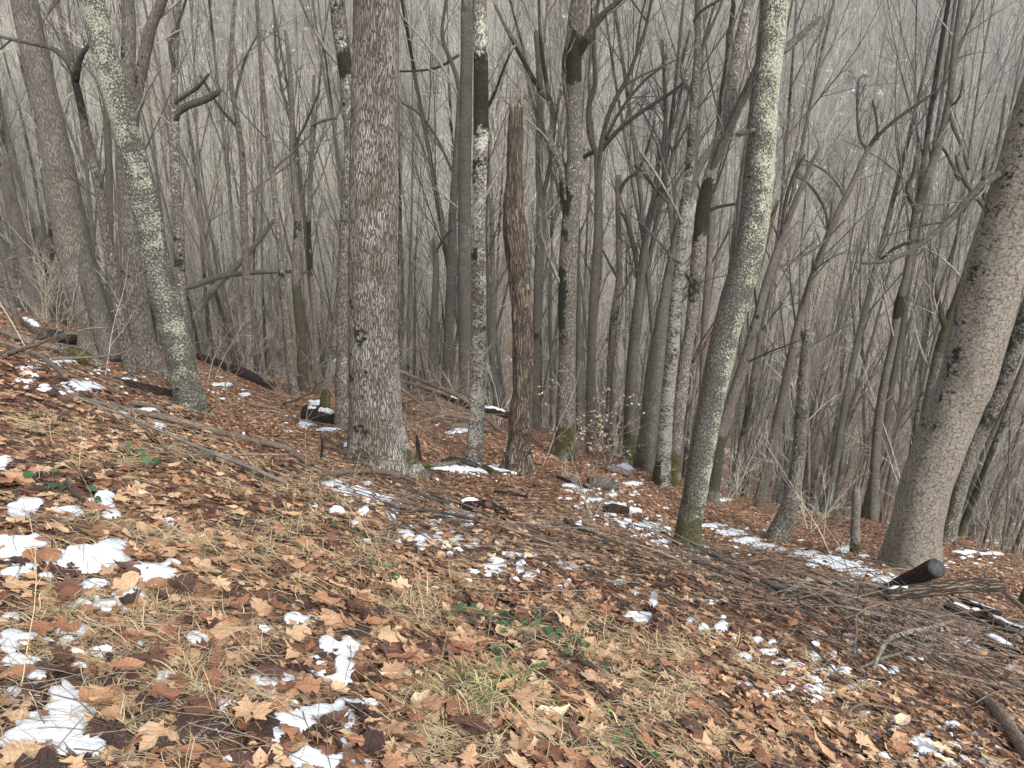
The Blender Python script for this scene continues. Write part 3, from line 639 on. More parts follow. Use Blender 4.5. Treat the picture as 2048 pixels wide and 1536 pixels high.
# ------------------------------------------------------------------ the wood: individual trees, then the mass beyond
def place_wood():
    pos = []
    def ok(x, y, dmin):
        for (a, b, _) in TREES_XY:
            if (a - x) ** 2 + (b - y) ** 2 < .8 ** 2: return False
        for (a, b) in pos[-1500:]:
            if (a - x) ** 2 + (b - y) ** 2 < dmin ** 2: return False
        return True
    tries = 0
    near = []
    while len(near) < 300 and tries < 9000:
        tries += 1
        y = 13 + 37 * rng.random() ** .8; a = rng.uniform(-.84, .84); x = a * (y + 1.5)
        if y < 17 and -2.5 < x < 3.5: continue
        if not ok(x, y, .75 + y * .012): continue
        pos.append((x, y)); near.append((x, y))
    return near
near = place_wood()
near.sort(key=lambda p: p[1])
LMARK = [(30,'far left broken trunk'),(110,'mossy footed left trunk'),(165,'broad grey trunk'),(232,'slim flecked stem'),(285,'twin stemmed trunk'),(330,'leaning lichen trunk'),(360,'stem with broken limb'),
         (490,'dark flecked tree'),(560,'knotted slender tree'),(600,'brown mossed tree'),(660,'crooked mossy stub'),(748,'massive furrowed trunk'),(862,'short broken trunk'),(898,'crooked leader tree'),(932,'grey green trunk'),(956,'white mottled trunk'),
         (1035,'dead snag'),(1080,'slim grey tree'),(1135,'tall mottled trunk'),(1187,'smooth dark trunk'),(1228,'bulging slim stem'),(1275,'forked brown stem'),(1320,'torn reddish trunk'),(1352,'white flecked trunk'),(1390,'black banded trunk'),
         (1455,'mossy footed lichen trunk'),(1600,'sawn off snag'),(1655,'thin forked tree'),(1712,'pale broken pole'),(1790,'moss spotted tree'),(1885,'mossy forked stem'),(1935,'thick pale trunk'),(2020,'right edge of the view')]
def where(P, words=('close by', 'some way below', 'midway down', 'far down', 'deep in the ravine'), steps=(16, 22, 30, 40)):
    u = float(proj(np.array(P))[0]); k = min(range(len(LMARK)), key=lambda i: abs(LMARK[i][0] - u)); d = u - LMARK[k][0]
    side = ('left of' if d < 0 else 'right of') if abs(d) > 9 else 'in line with'
    return side + ' the ' + LMARK[k][1], words[sum(P[1] > s for s in steps)]
SEEN = {}
def zone_label(x, y):
    u = float(proj(np.array([x, y, h1(x, y)]))[0])
    col = 'at the far left' if u < 330 else 'left of the massive furrowed trunk' if u < 700 else 'between the massive trunk and the dead snag' if u < 1040 else 'between the dead snag and the lichen trunk' if u < 1450 else 'between the lichen trunk and the thick pale trunk' if u < 1850 else 'at the far right'
    dep = 'first rank of the slope' if y < 20 else 'middle ranks of the slope' if y < 30 else 'deep in the ravine'
    return col, dep
KINDS = ['forked flecked tree', 'straight grey tree', 'slim flecked tree', 'forked mottled tree', 'thin pole tree', 'forked greenish tree', 'whippy young tree']
protos_obj = {}
for i, (x, y) in enumerate(near):
    k = int(rng.choice(7, p=[.09, .2, .22, .09, .24, .06, .10])) if i >= 7 else i
    tr, cr, h = PROTO[k]; s = rng.uniform(.75, 1.2)
    wh, dep = where((x, y, h1(x, y)))
    o = thing('bare_tree', (x, y, h1(x, y) - .1), f'{KINDS[k]} {wh}, {dep}', 'tree', 'bare trees of the wood')
    lx = rng.normal() * .05; thick = rng.uniform(.55, .95)
    o.rotation_euler = (lx, rng.normal() * .06 + .02, rng.random() * 6.28); o.scale = (s * thick,) * 2 + (s,)
    if o['label'] in SEEN: o['label'] = ('stout ' if thick > .78 else 'low ' if s < .9 else 'tall ') + o['label']
    SEEN[o['label']] = 1
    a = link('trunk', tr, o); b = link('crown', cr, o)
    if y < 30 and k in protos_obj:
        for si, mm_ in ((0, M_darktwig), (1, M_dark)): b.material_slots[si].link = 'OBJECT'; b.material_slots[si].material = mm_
    if k not in protos_obj: protos_obj[k] = (a, b)

def scatter(name, pts, rot, scl, idx, groups, parent=None, kind='stuff', label=None, cat=None):
    """one object whose geometry nodes set shared meshes on points; groups: list of tuples of objects"""
    me = bpy.data.meshes.new(name); me.vertices.add(len(pts)); me.vertices.foreach_set('co', np.asarray(pts, np.float32).ravel())
    a = me.attributes.new('rot', 'FLOAT_VECTOR', 'POINT'); a.data.foreach_set('vector', np.asarray(rot, np.float32).ravel())
    a = me.attributes.new('scl', 'FLOAT_VECTOR', 'POINT'); a.data.foreach_set('vector', np.asarray(scl, np.float32).ravel())
    a = me.attributes.new('idx', 'INT', 'POINT'); a.data.foreach_set('value', np.asarray(idx, np.int32))
    o = link(name, me, parent); t = bpy.data.node_groups.new(name, 'GeometryNodeTree')
    t.interface.new_socket('Geometry', in_out='INPUT', socket_type='NodeSocketGeometry'); t.interface.new_socket('Geometry', in_out='OUTPUT', socket_type='NodeSocketGeometry')
    N = t.nodes.new; gi = N('NodeGroupInput'); go = N('NodeGroupOutput'); ip = N('GeometryNodeInstanceOnPoints'); jn = N('GeometryNodeJoinGeometry')
    for gset in reversed(groups):
        j = N('GeometryNodeJoinGeometry')
        for ob in gset:
            oi = N('GeometryNodeObjectInfo'); oi.inputs['Object'].default_value = ob; oi.transform_space = 'ORIGINAL'; t.links.new(oi.outputs['Geometry'], j.inputs[0])
        gt = N('GeometryNodeGeometryToInstance'); t.links.new(j.outputs[0], gt.inputs[0]); t.links.new(gt.outputs[0], jn.inputs[0])
    def na(nm, ty):
        q = N('GeometryNodeInputNamedAttribute'); q.data_type = ty; q.inputs['Name'].default_value = nm; return q.outputs['Attribute']
    er = N('FunctionNodeEulerToRotation'); t.links.new(na('rot', 'FLOAT_VECTOR'), er.inputs[0])
    t.links.new(gi.outputs[0], ip.inputs['Points']); t.links.new(jn.outputs[0], ip.inputs['Instance']); ip.inputs['Pick Instance'].default_value = True
    t.links.new(na('idx', 'INT'), ip.inputs['Instance Index']); t.links.new(er.outputs[0], ip.inputs['Rotation']); t.links.new(na('scl', 'FLOAT_VECTOR'), ip.inputs['Scale'])
    t.links.new(ip.outputs[0], go.inputs[0])
    md = o.modifiers.new('scatter', 'NODES'); md.node_group = t
    tag(o, label, cat, None, kind); return o

def far_wood():
    P = []
    for (y0, y1, dens, half) in ((24, 62, .30, .95), (60, 110, .16, .9), (110, 200, .13, .85), (200, 330, .10, .85)):
        W = half * y1 + 5; n = int(dens * (y1 - y0) * 2 * W); x = rng.uniform(-W, W, n); y = rng.uniform(y0, y1, n)
        k = np.abs(x) < half * y + 6; P.append(np.stack([x[k], y[k]], 1))
    # side and rear woods so that the place goes on outside the frame
    P = np.concatenate(P)
    P = P[(P[:, 1] > 48) | (rng.random(len(P)) < .45)]
    z = H(P[:, 0], P[:, 1]) - .2; n = len(P)
    s = rng.uniform(.75, 1.15, n); rot = np.stack([rng.normal(0, .05, n), rng.normal(0, .05, n), rng.uniform(0, 6.28, n)], 1)
    f = rng.uniform(.6, 1.05, n)
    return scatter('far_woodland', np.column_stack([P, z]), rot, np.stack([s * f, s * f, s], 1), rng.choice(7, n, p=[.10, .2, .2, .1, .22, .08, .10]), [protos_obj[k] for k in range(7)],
                   label='dense leafless woodland covering the far side of the ravine', cat='woodland')
far_wood()

# ------------------------------------------------------------------ saplings and bushes
def bush(k, h, n, m):
    mb = MB()
    for j in range(n):
        a = rng.random() * 6.28; Q = wander([rng.normal() * .05, rng.normal() * .05, -.05], [math.cos(a) * .45, math.sin(a) * .45, 1], h * rng.uniform(.5, 1.1), 6, .5, .35)
        r2 = np.linspace(.009, .003, 7); tube(mb, Q, r2, 4, cap=False); grow(mb, Q, r2, 2, 6, .9, .2, .4, .3, .0022)
    return mb.mesh('sapling', m)
SAP = [bush(0, 2.6, 2, M_twig), bush(1, 1.7, 5, M_twig), bush(2, 3.6, 1, M_twig), bush(3, 1.2, 6, M_litter)]
spots = [(420,760,12),(560,790,12),(205,752,8),(830,880,8.7),(900,860,11),(1000,860,11.5),(1080,930,10),(1180,940,10),(1270,960,9.5),
         (1450,1000,10.5),(1500,1010,11),(1660,1040,10.5),(1690,1150,7.2),(1620,1060,11),(1990,1120,9),(2030,1150,8.4),(1960,1100,12),(1190,1040,6.5),(60,700,9)]
SL = ['tall two stemmed sapling', 'bushy bare sapling', 'single whip sapling', 'low twiggy brown bush']
for i, (u, v, y) in enumerate(spots):
    p = hit(u, v, 3, 25); k = i % 4
    o = link('sapling', SAP[k], None, p); o.rotation_euler = (0, 0, rng.random() * 6.3); s = rng.uniform(.45, .85); o.scale = (s, s, s)
    col = 'at the far left of the slope' if u < 330 else 'near the foot of the massive trunk' if u < 760 else 'near the dead snag' if u < 1200 else 'by the mossy footed lichen trunk' if u < 1520 else 'near the sawn off snag and pale pole' if u < 1800 else 'at the right edge of the slope'
    wh, _ = where(p); tag(o, f'{SL[k]} {wh}', 'sapling', 'bare saplings on the slope')
# more saplings deeper in the wood, one mass
n = 170; yy = 14 + 31 * rng.random(n); xx = rng.uniform(-.85, .85, n) * (yy + 1)
sobs = []
for k in range(4):
    for o in bpy.data.objects:
        if o.type == 'MESH' and o.data == SAP[k]: sobs.append((o,)); break
scatter('underwood', np.column_stack([xx, yy, H(xx, yy) - .05]), np.stack([rng.normal(0, .1, n), rng.normal(0, .1, n), rng.uniform(0, 6.3, n)], 1), np.repeat(rng.uniform(.7, 1.8, n)[:, None], 3, 1), rng.integers(0, 4, n), sobs,
        label='thin tangled underwood growing among the trunks of the ravine', cat='underwood')

# beech sapling keeping its pale leaves
def beech(u, v, h, label, nst=3, nleaf=4):
    p = hit(u, v, 3, 30); o = thing('beech_sapling', p, label, 'sapling'); st = MB(); lf = MB()
    for j in range(nst):
        a = j * 2.1; Q = wander([0, 0, -.05], [math.cos(a) * .5, math.sin(a) * .3, 1], h * (.7 + .3 * rng.random()), 6, .4, .2); r2 = np.linspace(.01, .003, 7); tube(st, Q, r2, 4, cap=False)
        for i in range(1, 7):
            for b in range(3):
                B = wander(Q[i], [rng.normal(), rng.normal(), .25], .55, 3, .4, .1); tube(st, B, np.linspace(.004, .002, 4), 3, cap=False)
                for q in range(nleaf):
                    t = rng.random(); c = B[1] * (1 - t) + B[3] * t; d = unit(rng.normal(size=3) * [1, 1, .5] - UP * .3) * .05; s_ = np.cross(d, perp(unit(d))) * .42
                    lf.add([c, c + d * .5 + s_, c + d, c + d * .5 - s_], [[0, 1, 2, 3]])
    link('stem', st.mesh('stem', M_twig), o); tag(link('leaves', lf.mesh('leaves', M_beech), o), kind='stuff')
beech(1160, 905, 1.9, 'small sapling still holding pale tan leaves beside the tall mottled trunk', 3)
beech(1215, 930, 1.1, 'low sapling with tan leaves just downhill of the larger leafy one', 2, 4)
beech(2035, 1090, 2.2, 'leafy tan sapling at the right edge of the wood', 3)

# ------------------------------------------------------------------ snow traced on the ground
SNOW = [
 [(190,1118,62,24),(120,1117,42,12),(228,1100,30,18),(170,1135,20,14)], [(45,1088,48,12),(18,1108,24,18),(52,1122,30,24),(30,1150,26,10)], [(308,1152,46,20),(346,1134,16,14),(280,1140,12,12)],
 [(190,1172,30,9),(148,1184,26,12)], [(222,1216,38,17),(258,1190,34,16),(270,1205,20,12)], [(155,1262,32,13)], [(30,1275,24,10)], [(22,1300,20,9),(12,1290,14,6)], [(36,1332,34,17),(74,1352,24,20),(70,1370,14,16)],
 [(128,1392,24,26),(165,1408,32,20),(140,1430,45,22),(95,1468,78,36),(40,1490,46,26),(150,1500,52,14),(190,1480,24,12)], [(206,1304,26,9)], [(158,1336,18,9)], [(262,1341,15,8)], [(333,1358,20,12)], [(337,1387,17,11)],
 [(398,1278,20,13)], [(422,1351,13,10)], [(590,1238,18,10),(618,1240,18,10)], [(542,1368,42,18),(530,1346,16,12)], [(657,1292,20,14),(700,1300,30,22),(690,1332,18,30),(676,1362,28,10)],
 [(592,1448,50,16),(650,1425,45,14),(712,1410,42,10),(556,1462,18,22)], [(704,1440,9,16),(694,1462,9,16),(688,1486,11,14)], [(634,1522,46,22)], [(700,1524,34,18)], [(432,1464,32,13)], [(296,1461,19,11)], [(500,1524,52,12)], [(846,1414,28,8)], [(578,1314,7,12)],
 [(611,1398,9,10)], [(30,1385,14,12)], [(36,1410,16,20)], [(22,1238,20,8)], [(38,1022,30,14),(62,1008,26,8)], [(140,1028,32,11),(198,1012,36,12),(212,996,20,10),(224,1030,22,8)], [(335,1043,15,9)], [(195,1058,18,5)], [(10,930,15,16)], [(90,1155,16,7)],
 [(672,968,26,6)], [(706,984,30,7),(735,991,20,6)], [(768,1000,20,6)], [(674,1022,18,9)], [(727,1022,11,8)], [(783,1028,12,8)], [(712,1045,10,5)], [(812,1068,14,8)], [(848,1076,15,7)], [(840,1090,10,5)], [(900,1038,14,8)], [(905,1060,12,6)], [(918,1078,12,5)],
 [(940,1030,14,10)], [(975,1012,14,4)], [(997,1134,17,12)], [(1040,1134,11,13)], [(1062,1147,13,7)], [(1142,1132,22,8)], [(975,1148,10,6)], [(1000,1082,10,5)], [(1035,1110,12,5)], [(1068,1110,9,5)], [(1238,1164,17,6)], [(1272,1184,9,8)], [(1281,1236,18,12)], [(1306,1200,8,14)],
 [(1330,1155,7,7)], [(1386,1240,12,7),(1408,1256,12,8)], [(1442,1254,15,10)], [(1490,1314,15,10)], [(1515,1281,12,6)], [(1545,1283,11,6)], [(1535,1305,20,7),(1562,1325,18,6)], [(1590,1333,18,6)], [(1612,1358,18,6)], [(1644,1378,24,10)], [(1492,1371,12,8)], [(1552,1386,20,5)], [(1700,1374,18,5)], [(1640,1342,14,5)], [(1664,1341,10,5)], [(1628,1312,9,11)],
 [(1668,1308,9,9)], [(1715,1305,8,7)], [(1786,1340,14,8)], [(1644,1411,12,5)], [(1728,1428,12,5)], [(1790,1460,14,7)], [(1786,1438,8,8)], [(1838,1486,26,8),(1862,1500,30,8)], [(1905,1452,18,8)], [(1955,1470,16,6)], [(1880,1498,14,7)], [(1832,1515,16,8)], [(1990,1495,14,6)], [(1895,1530,14,6)],
 [(1425,1052,24,5),(1462,1066,26,6),(1495,1082,26,6),(1528,1094,24,5)], [(1610,1108,26,5),(1650,1120,30,7),(1690,1132,30,8),(1730,1146,28,8),(1762,1160,22,8)], [(1800,1160,22,5)], [(1690,1100,18,6)], [(1900,1168,18,5)], [(1880,1250,12,4)], [(1376,1114,22,5)],
 [(900,939,34,6),(950,941,30,6)], [(1010,938,40,7),(1036,944,16,5)], [(1230,1010,22,6)], [(1262,1022,20,6)], [(1290,1052,24,6)], [(1218,1030,14,5)], [(1250,1045,12,5)], [(1320,1060,20,5)], [(1330,1084,18,5)], [(1190,1000,16,4)], [(1145,972,20,4),(1170,982,14,4)],
 [(1246,936,20,8)], [(1225,990,12,4)], [(1265,968,22,4)], [(1380,1015,16,4)], [(1440,1000,20,4)], [(160,772,34,7),(190,778,24,6)], [(60,740,26,4)], [(120,725,34,5)], [(185,690,26,5)], [(285,824,30,5)], [(320,852,14,6)], [(250,825,12,7)], [(612,848,16,8)], [(655,860,24,4)], [(634,806,14,6)], [(930,860,22,5)], [(905,865,16,4)], [(700,890,12,5)],
 [(1770,1222,26,6)], [(1820,1243,34,6),(1860,1262,32,6)], [(1905,1282,28,6)], [(1960,1300,26,6),(1995,1312,20,5)], [(2025,1336,20,6)], [(1790,1255,24,7)], [(1560,1100,12,4)], [(1870,1145,10,4)], [(1930,1105,26,4)], [(1985,1108,26,4)], [(1845,1095,14,4)], [(490,790,14,4)], [(445,770,20,4)],
]
def snow_field(U, V, pw):
    f = np.full(U.shape, -9.)
    nz = .34 * fbm(pw, 11, 2) + .26 * fbm(pw, 31, 2)
    return f, nz
SN_ALL = [e for s_ in SNOW for e in s_]
SN_ARR = np.array(SN_ALL, float)
def in_snow(P, grow_=1.0):
    U, V, _ = proj(P); r = np.zeros(len(P), bool)
    for (a, b, c, d) in SN_ALL: r |= ((U - a) / (c * grow_)) ** 2 + ((V - b) / (d * grow_)) ** 2 < 1
    return r
def snow_patch(els):
    c = np.array([hit(e[0] + du * e[2] * 1.25, min(e[1] + dv * e[3] * 1.3, 1700)) for e in els for du, dv in ((-1, 0), (1, 0), (0, -1), (0, 1))])
    ctr = hit(els[0][0], els[0][1]); dist = ctr[1]
    c = c[np.abs(c[:, 1] - ctr[1]) < 2.5 + dist * .2]
    x0, y0 = c[:, 0].min() - .03, c[:, 1].min() - .03; x1, y1 = c[:, 0].max() + .03, c[:, 1].max() + .03
    st = max(.008, .0035 * dist); nx = min(140, int((x1 - x0) / st) + 3); ny = min(140, int((y1 - y0) / st) + 3)
    x, y = np.meshgrid(np.linspace(x0, x1, nx), np.linspace(y0, y1, ny)); z = H(x, y); P = np.stack([x, y, z], -1)
    U, V, _ = proj(P); f = np.full(U.shape, -9.)
    for (a, b, cc, d) in els: f = np.maximum(f, 1.12 - np.sqrt(((U - a) / cc) ** 2 + ((V - b) / d) ** 2))
    br = 1.0 if dist < 5.5 else 1.9; f = f + br * .22 * fbm(P, 10, 2) + br * .18 * noise(P, 30) + .12 * noise(P, 80)
    th = (.015 + .012 * min(1, dist / 6)) * min(1, .12 + max(e[2] for e in els) / 42)
    zz = z - .02 + (th + .022) * (1 - np.exp(-np.clip(f + .12, 0, 2) * 7)) + .006 * noise(P, 9) + .004 * noise(P, 30)
    keep = (f > -.13)
    v = np.stack([x, y, zz], -1).reshape(-1, 3); i = (np.arange(ny - 1)[:, None] * nx + np.arange(nx - 1)); k = keep[:-1, :-1] & keep[1:, :-1] & keep[:-1, 1:] & keep[1:, 1:]
    i = i[k]
    if len(i) < 2: return
    q = np.stack([i, i + 1, i + nx + 1, i + nx], 1); used, inv = np.unique(q, return_inverse=True); off = v[used].mean(0)
    mb = MB(); mb.add(v[used] - off, inv.reshape(-1, 4)); link('snow_patch', mb.mesh('snow_patch', M_snow), GR, off)
for s_ in SNOW: snow_patch(s_)
# crumbs of snow too many to pick apart
def snow_crumbs():
    mb = MB(); cl = [(900,1060,110,40,120),(1250,1040,100,40,150),(1060,1130,120,40,60),(1500,1080,110,30,90),(1700,1140,110,30,110),(1200,985,90,25,70),(150,1250,170,140,60),(1880,1270,150,50,140),(1650,1350,150,60,90),(1900,1490,120,50,60),(730,1000,90,30,90),(150,755,130,30,110),(990,945,70,14,50),(1350,1080,60,40,60),(600,1380,160,120,40),(1950,1120,100,30,70),(930,860,90,20,50),(600,830,100,30,30),(1400,1200,100,60,50),(450,780,100,20,40)]
    for (u, v, su, sv_, n) in cl:
        for k in range(int(n * .38)):
            a, b = rng.normal(u, su * .6), rng.normal(v, sv_ * .6)
            if not (0 < a < 2048 and 560 < b < 1536): continue
            p = hit(a, b, 1, 22); s = rng.uniform(.008, .03) * (1 + p[1] * .04); m = 7
            th = np.arange(m) * 6.283 / m; rr = s * rng.uniform(.25, 1.3, m); ring = np.stack([p[0] + rr * np.cos(th) * 1.8, p[1] + rr * np.sin(th), np.full(m, 0.)], 1); ring[:, 2] = p[2] + .004
            ring2 = ring.copy(); ring2[:, :2] = (ring2[:, :2] - p[:2]) * .7 + p[:2]; ring2[:, 2] = p[2] + .018 + s * .06 * rng.random(m)
            top = np.array([[p[0], p[1], p[2] + .022 + s * .1]]); j = np.arange(m); j2 = (j + 1) % m
            mb.add(np.vstack([ring, ring2, top]), np.stack([j, j2, j2 + m, j + m], 1), np.stack([j + m, j2 + m, np.full(m, 2 * m)], 1))
    tag(link('snow_crumbs', mb.mesh('snow_crumbs', M_snow, False), GR), kind='stuff')
snow_crumbs()

# ------------------------------------------------------------------ leaf litter
def leaf_outline(kind):
    if kind == 'maple':
        pts = [(0,-.5),(.05,-.42),(.22,-.5),(.24,-.34),(.42,-.26),(.36,-.12),(.55,.06),(.36,.06),(.40,.20),(.24,.16),(.20,.12),(.22,.30),(.14,.30),(0,.58)]
    elif kind == 'oak':
        pts = [(0,-.5),(.05,-.38),(.18,-.34),(.10,-.24),(.28,-.10),(.14,-.04),(.34,.12),(.18,.18),(.28,.34),(.12,.34),(.12,.48),(0,.55)]
    elif kind == 'tulip':
        pts = [(0,-.45),(.12,-.46),(.38,-.36),(.42,-.16),(.22,-.06),(.30,.16),(.36,.38),(.16,.34),(0,.26)]
    elif kind == 'oval':
        pts = [(0,-.5),(.12,-.40),(.24,-.2),(.28,.02),(.22,.24),(.12,.40),(0,.55)]
    else:
        pts = [(0,-.5),(.26,-.42),(.36,-.14),(.28,.02),(.40,.10),(.26,.26),(.12,.34),(.08,.50),(0,.46)]
    r = [(x, y) for x, y in pts]; l = [(-x, y) for x, y in reversed(pts[1:-1])]
    return np.array(r + l)
def leaf_mesh(kind, curl, fold, seed):
    o = leaf_outline(kind); o = o * (1 + .10 * np.random.default_rng(seed).normal(size=o.shape)); n = len(o)
    mid = o * .5; c = np.array([[0, -.02]]); v2 = np.vstack([o, mid, c]); x, y = v2[:, 0], v2[:, 1]
    r2 = np.random.default_rng(seed + 50); ph = r2.random(4) * 6.28
    z = curl * (x ** 2 * 1.6 * np.sign(fold + .01) + y ** 2 * .9) + fold * np.abs(x) * .7 + .07 * np.sin(x * 9 + ph[0]) * np.sin(y * 8 + ph[1]) + .05 * np.sin(x * 15 + y * 11 + ph[2]) * (np.hypot(x, y) > .2)
    if curl > .9 and kind == 'oval':   # rolled margins
        z = z + .5 * np.clip(np.abs(x) - .16, 0, 1)
        x = np.sign(x) * np.minimum(np.abs(x), .16 + (np.abs(x) - .16) * .25)
    j = np.arange(n); j2 = (j + 1) % n
    mb = MB(); mb.add(np.stack([x, y, z], 1), np.stack([j, j2, j2 + n, j + n], 1), np.stack([j + n, j2 + n, np.full(n, 2 * n)], 1), bk=np.column_stack([v2, np.zeros(len(v2))]))
    # stalk
    tube(mb, np.array([[0, -.45, 0], [.02, -.62, .02], [.05, -.8, .01]]), [.012, .01, .008], 3, cap=False)
    return mb.mesh('fallen_leaf', M_leaf)
LM = [leaf_mesh('maple', .3, .1, 1), leaf_mesh('maple', -.5, .2, 2), leaf_mesh('oak', .5, -.3, 3), leaf_mesh('oak', -.4, .3, 4), leaf_mesh('tulip', .3, .4, 5), leaf_mesh('oval', .4, .5, 6),
      leaf_mesh('ragged', -.6, -.2, 7), leaf_mesh('maple', .6, -.3, 8), leaf_mesh('oval', 1.1, .2, 9), leaf_mesh('ragged', .6, .4, 10), leaf_mesh('tulip', -.7, -.3, 11), leaf_mesh('oak', .7, .5, 12)]
def litter():
    out = []
    for (y0, y1, dens, s0, s1) in ((.9, 3.2, 1250, .024, .125), (3.2, 6, 950, .024, .095), (6, 11, 430, .035, .08), (11, 17, 170, .045, .09), (17, 30, 26, .07, .14)):
        W = .82 * y1 + .8; n = int(dens * (y1 - y0) * 2 * W); x = rng.uniform(-W, W, n); y = rng.uniform(y0, y1, n); k = np.abs(x) < .80 * y + .8; x, y = x[k], y[k]; n = len(x)
        s = s0 + (s1 - s0) * rng.random(n) ** 3.0; out.append(np.column_stack([x, y, H(x, y), s]))
    A = np.concatenate(out); n = len(A)
    ins = in_snow(A[:, :3] - [0, 0, .0], 1.06); A = A[~ins | (rng.random(n) < .05)]; n = len(A)
    e = .05; gx = (H(A[:, 0] + e, A[:, 1]) - H(A[:, 0] - e, A[:, 1])) / (2 * e); gy = (H(A[:, 0], A[:, 1] + e) - H(A[:, 0], A[:, 1] - e)) / (2 * e)
    tl = np.abs(rng.normal(0, .25, n)); ta = rng.uniform(0, 6.28, n); spin = rng.uniform(0, 6.28, n)
    pile = rng.random(n); A[:, 2] += .004 + pile ** 1.5 * .035
    ub, vb, _ = proj(A[:, :3]); inb = (np.abs(vb - (1085 + (ub - 1000) * .235)) < 45) & (ub > 950) & (A[:, 1] < 8); A[inb, 2] += rng.random(inb.sum()) ** 2 * .13
    # normal then Euler (XYZ): spin first about z, then tilt
    nx, ny = -gx + np.cos(ta) * tl, -gy + np.sin(ta) * tl; N = np.stack([nx, ny, np.ones(n)], 1); N /= np.linalg.norm(N, axis=1)[:, None]
    t = np.stack([np.cos(spin), np.sin(spin), np.zeros(n)], 1); t -= N * (t * N).sum(1, keepdims=True); t /= np.linalg.norm(t, axis=1)[:, None]; b = np.cross(N, t)
    fl = rng.random(n) < .35; N[fl] *= -1; b[fl] *= -1
    # matrix columns t,b,N -> XYZ euler
    ry = np.arcsin(np.clip(-t[:, 2], -1, 1)); rx = np.arctan2(b[:, 2], N[:, 2]); rz = np.arctan2(t[:, 1], t[:, 0])
    return A, np.stack([rx, ry, rz], 1)
LA, LR = litter()
kinds = rng.choice(len(LM), len(LA), p=[.09, .07, .09, .08, .08, .10, .15, .05, .09, .10, .05, .05])
U, V, D = proj(LA[:, :3]); vis = (U > 0) & (U < 2048) & (V > 0) & (V < 1536)
order = np.argsort(np.where(vis, -LA[:, 3] / D, 0)); big = order[:300]
leafobs = {}
for i in big:
    o = link('fallen_leaf', LM[kinds[i]], GR, LA[i, :3] + [0, 0, .012]); o.rotation_euler = LR[i]; o.scale = (LA[i, 3] * 1.08, LA[i, 3] * 1.08, LA[i, 3] * .65); leafobs.setdefault(int(kinds[i]), o)
for k in range(len(LM)):
    if k not in leafobs:
        o = link('fallen_leaf', LM[k], GR, (.1 * k, 2.4, h1(.1 * k, 2.4) + .02)); o.scale = (.08,) * 3; leafobs[k] = o
rest = np.ones(len(LA), bool); rest[big] = False
scatter('leaf_litter', LA[rest, :3], LR[rest], LA[rest, 3:4] * np.array([.98, .98, .6]), kinds[rest], [(leafobs[k],) for k in range(len(LM))], parent=GR)

# ------------------------------------------------------------------ grass
def blades(mb, c, n, h, spread, wd, droop):
    for k in range(n):
        a = rng.random() * 6.28; p = np.array(c) + [rng.normal() * spread, rng.normal() * spread, 0]
        if n > 5 and p[1] > .5 and in_snow(np.array([p]))[0]: continue
        d = np.array([math.cos(a), math.sin(a), 0]); L = h * rng.uniform(.5, 1.3); s_ = np.array([-d[1], d[0], 0]) * wd
        up0 = rng.uniform(.15, 1.0) ** droop; pts = []; q = p.copy(); e = up0
        for j in range(5): pts.append(q.copy()); q = q + (d * (1 - e * .7) + UP * e) * L / 4 + rng.normal(size=3) * L * .04; e -= .42 * rng.uniform(.6, 1.5)
        pts = np.array(pts); g = h1(p[0], p[1]); pts[:, 2] = np.maximum(pts[:, 2], g + .008 + rng.random() * .03 - .3 * (pts[:, 0] - p[0]) - .27 * (pts[:, 1] - p[1]))
        ww = np.array([1, 1, .8, .55, .12])[:, None]; v = np.concatenate([pts - s_ * ww, pts + s_ * ww]); i = np.arange(4)
        mb.add(v, np.stack([i, i + 1, i + 6, i + 5], 1))
gm = MB()
for k in range(820):
    v = rng.uniform(830, 1536); u = rng.uniform(0, 1750 if v > 1150 else 1000)
    if v < 730 + u * .30 + 20: continue
    p = hit(u, v, 1, 7)
    if in_snow(np.array([p]))[0]: continue
    q = noise(np.array([[p[0], p[1], 3.]]), 1.6)[0]
    if rng.random() > .36 + q * .8: continue
    blades(gm, p, int(rng.integers(10, 34)), rng.uniform(.05, .14), .035, .0009 + .0005 * rng.random() + .0002 * p[1], 1.6)
for (u, v, n) in ((800,1225,150),(830,1240,110),(360,1100,110),(330,1085,90),(380,1420,130),(420,1400,90),(930,1390,80),(900,1440,110),(980,1330,70),(1180,1320,80),(1100,1300,60),(480,1090,90),(560,1075,90),(700,1150,60),(320,1220,60),(250,1240,50),(1290,1330,60),(560,1180,60),(1250,1290,90),(620,1000,60)):
    blades(gm, hit(u, v, 1, 7), n, .15, .075, .0013, 1.3)
# single long stems and fine litter stalks lying everywhere
P_ = []
for k in range(900):
    u, v = rng.uniform(-50, 2100), rng.uniform(860, 1560)
    if v < 740 + u * .27: continue
    blades(gm, hit(u, v, 1, 7), 2, rng.uniform(.08, .26), .01, .0009, 3)
tag(link('dry_grass', gm.mesh('dry_grass', M_straw)), 'pale dry grass matted among the fallen leaves in the foreground', 'dry grass', kind='stuff')
for (u, v, n, lab) in ((935,1400,150,'tuft of green and straw grass in the leaves, lower centre'),(1010,1385,90,'smaller green grass tuft to the right of the straw tuft'),(1230,1470,40,'sparse low green tuft near the bottom centre')):
    g2 = MB(); p = hit(u, v); blades(g2, (0, 0, 0), 0, .1, .1, .001, 1); blades(g2, p, n, .13, .055, .0021, .8)
    for a in g2.v: a -= p
    tag(link('grass_tuft', g2.mesh('grass_tuft', M_greengrass), None, p), lab, 'grass tuft')

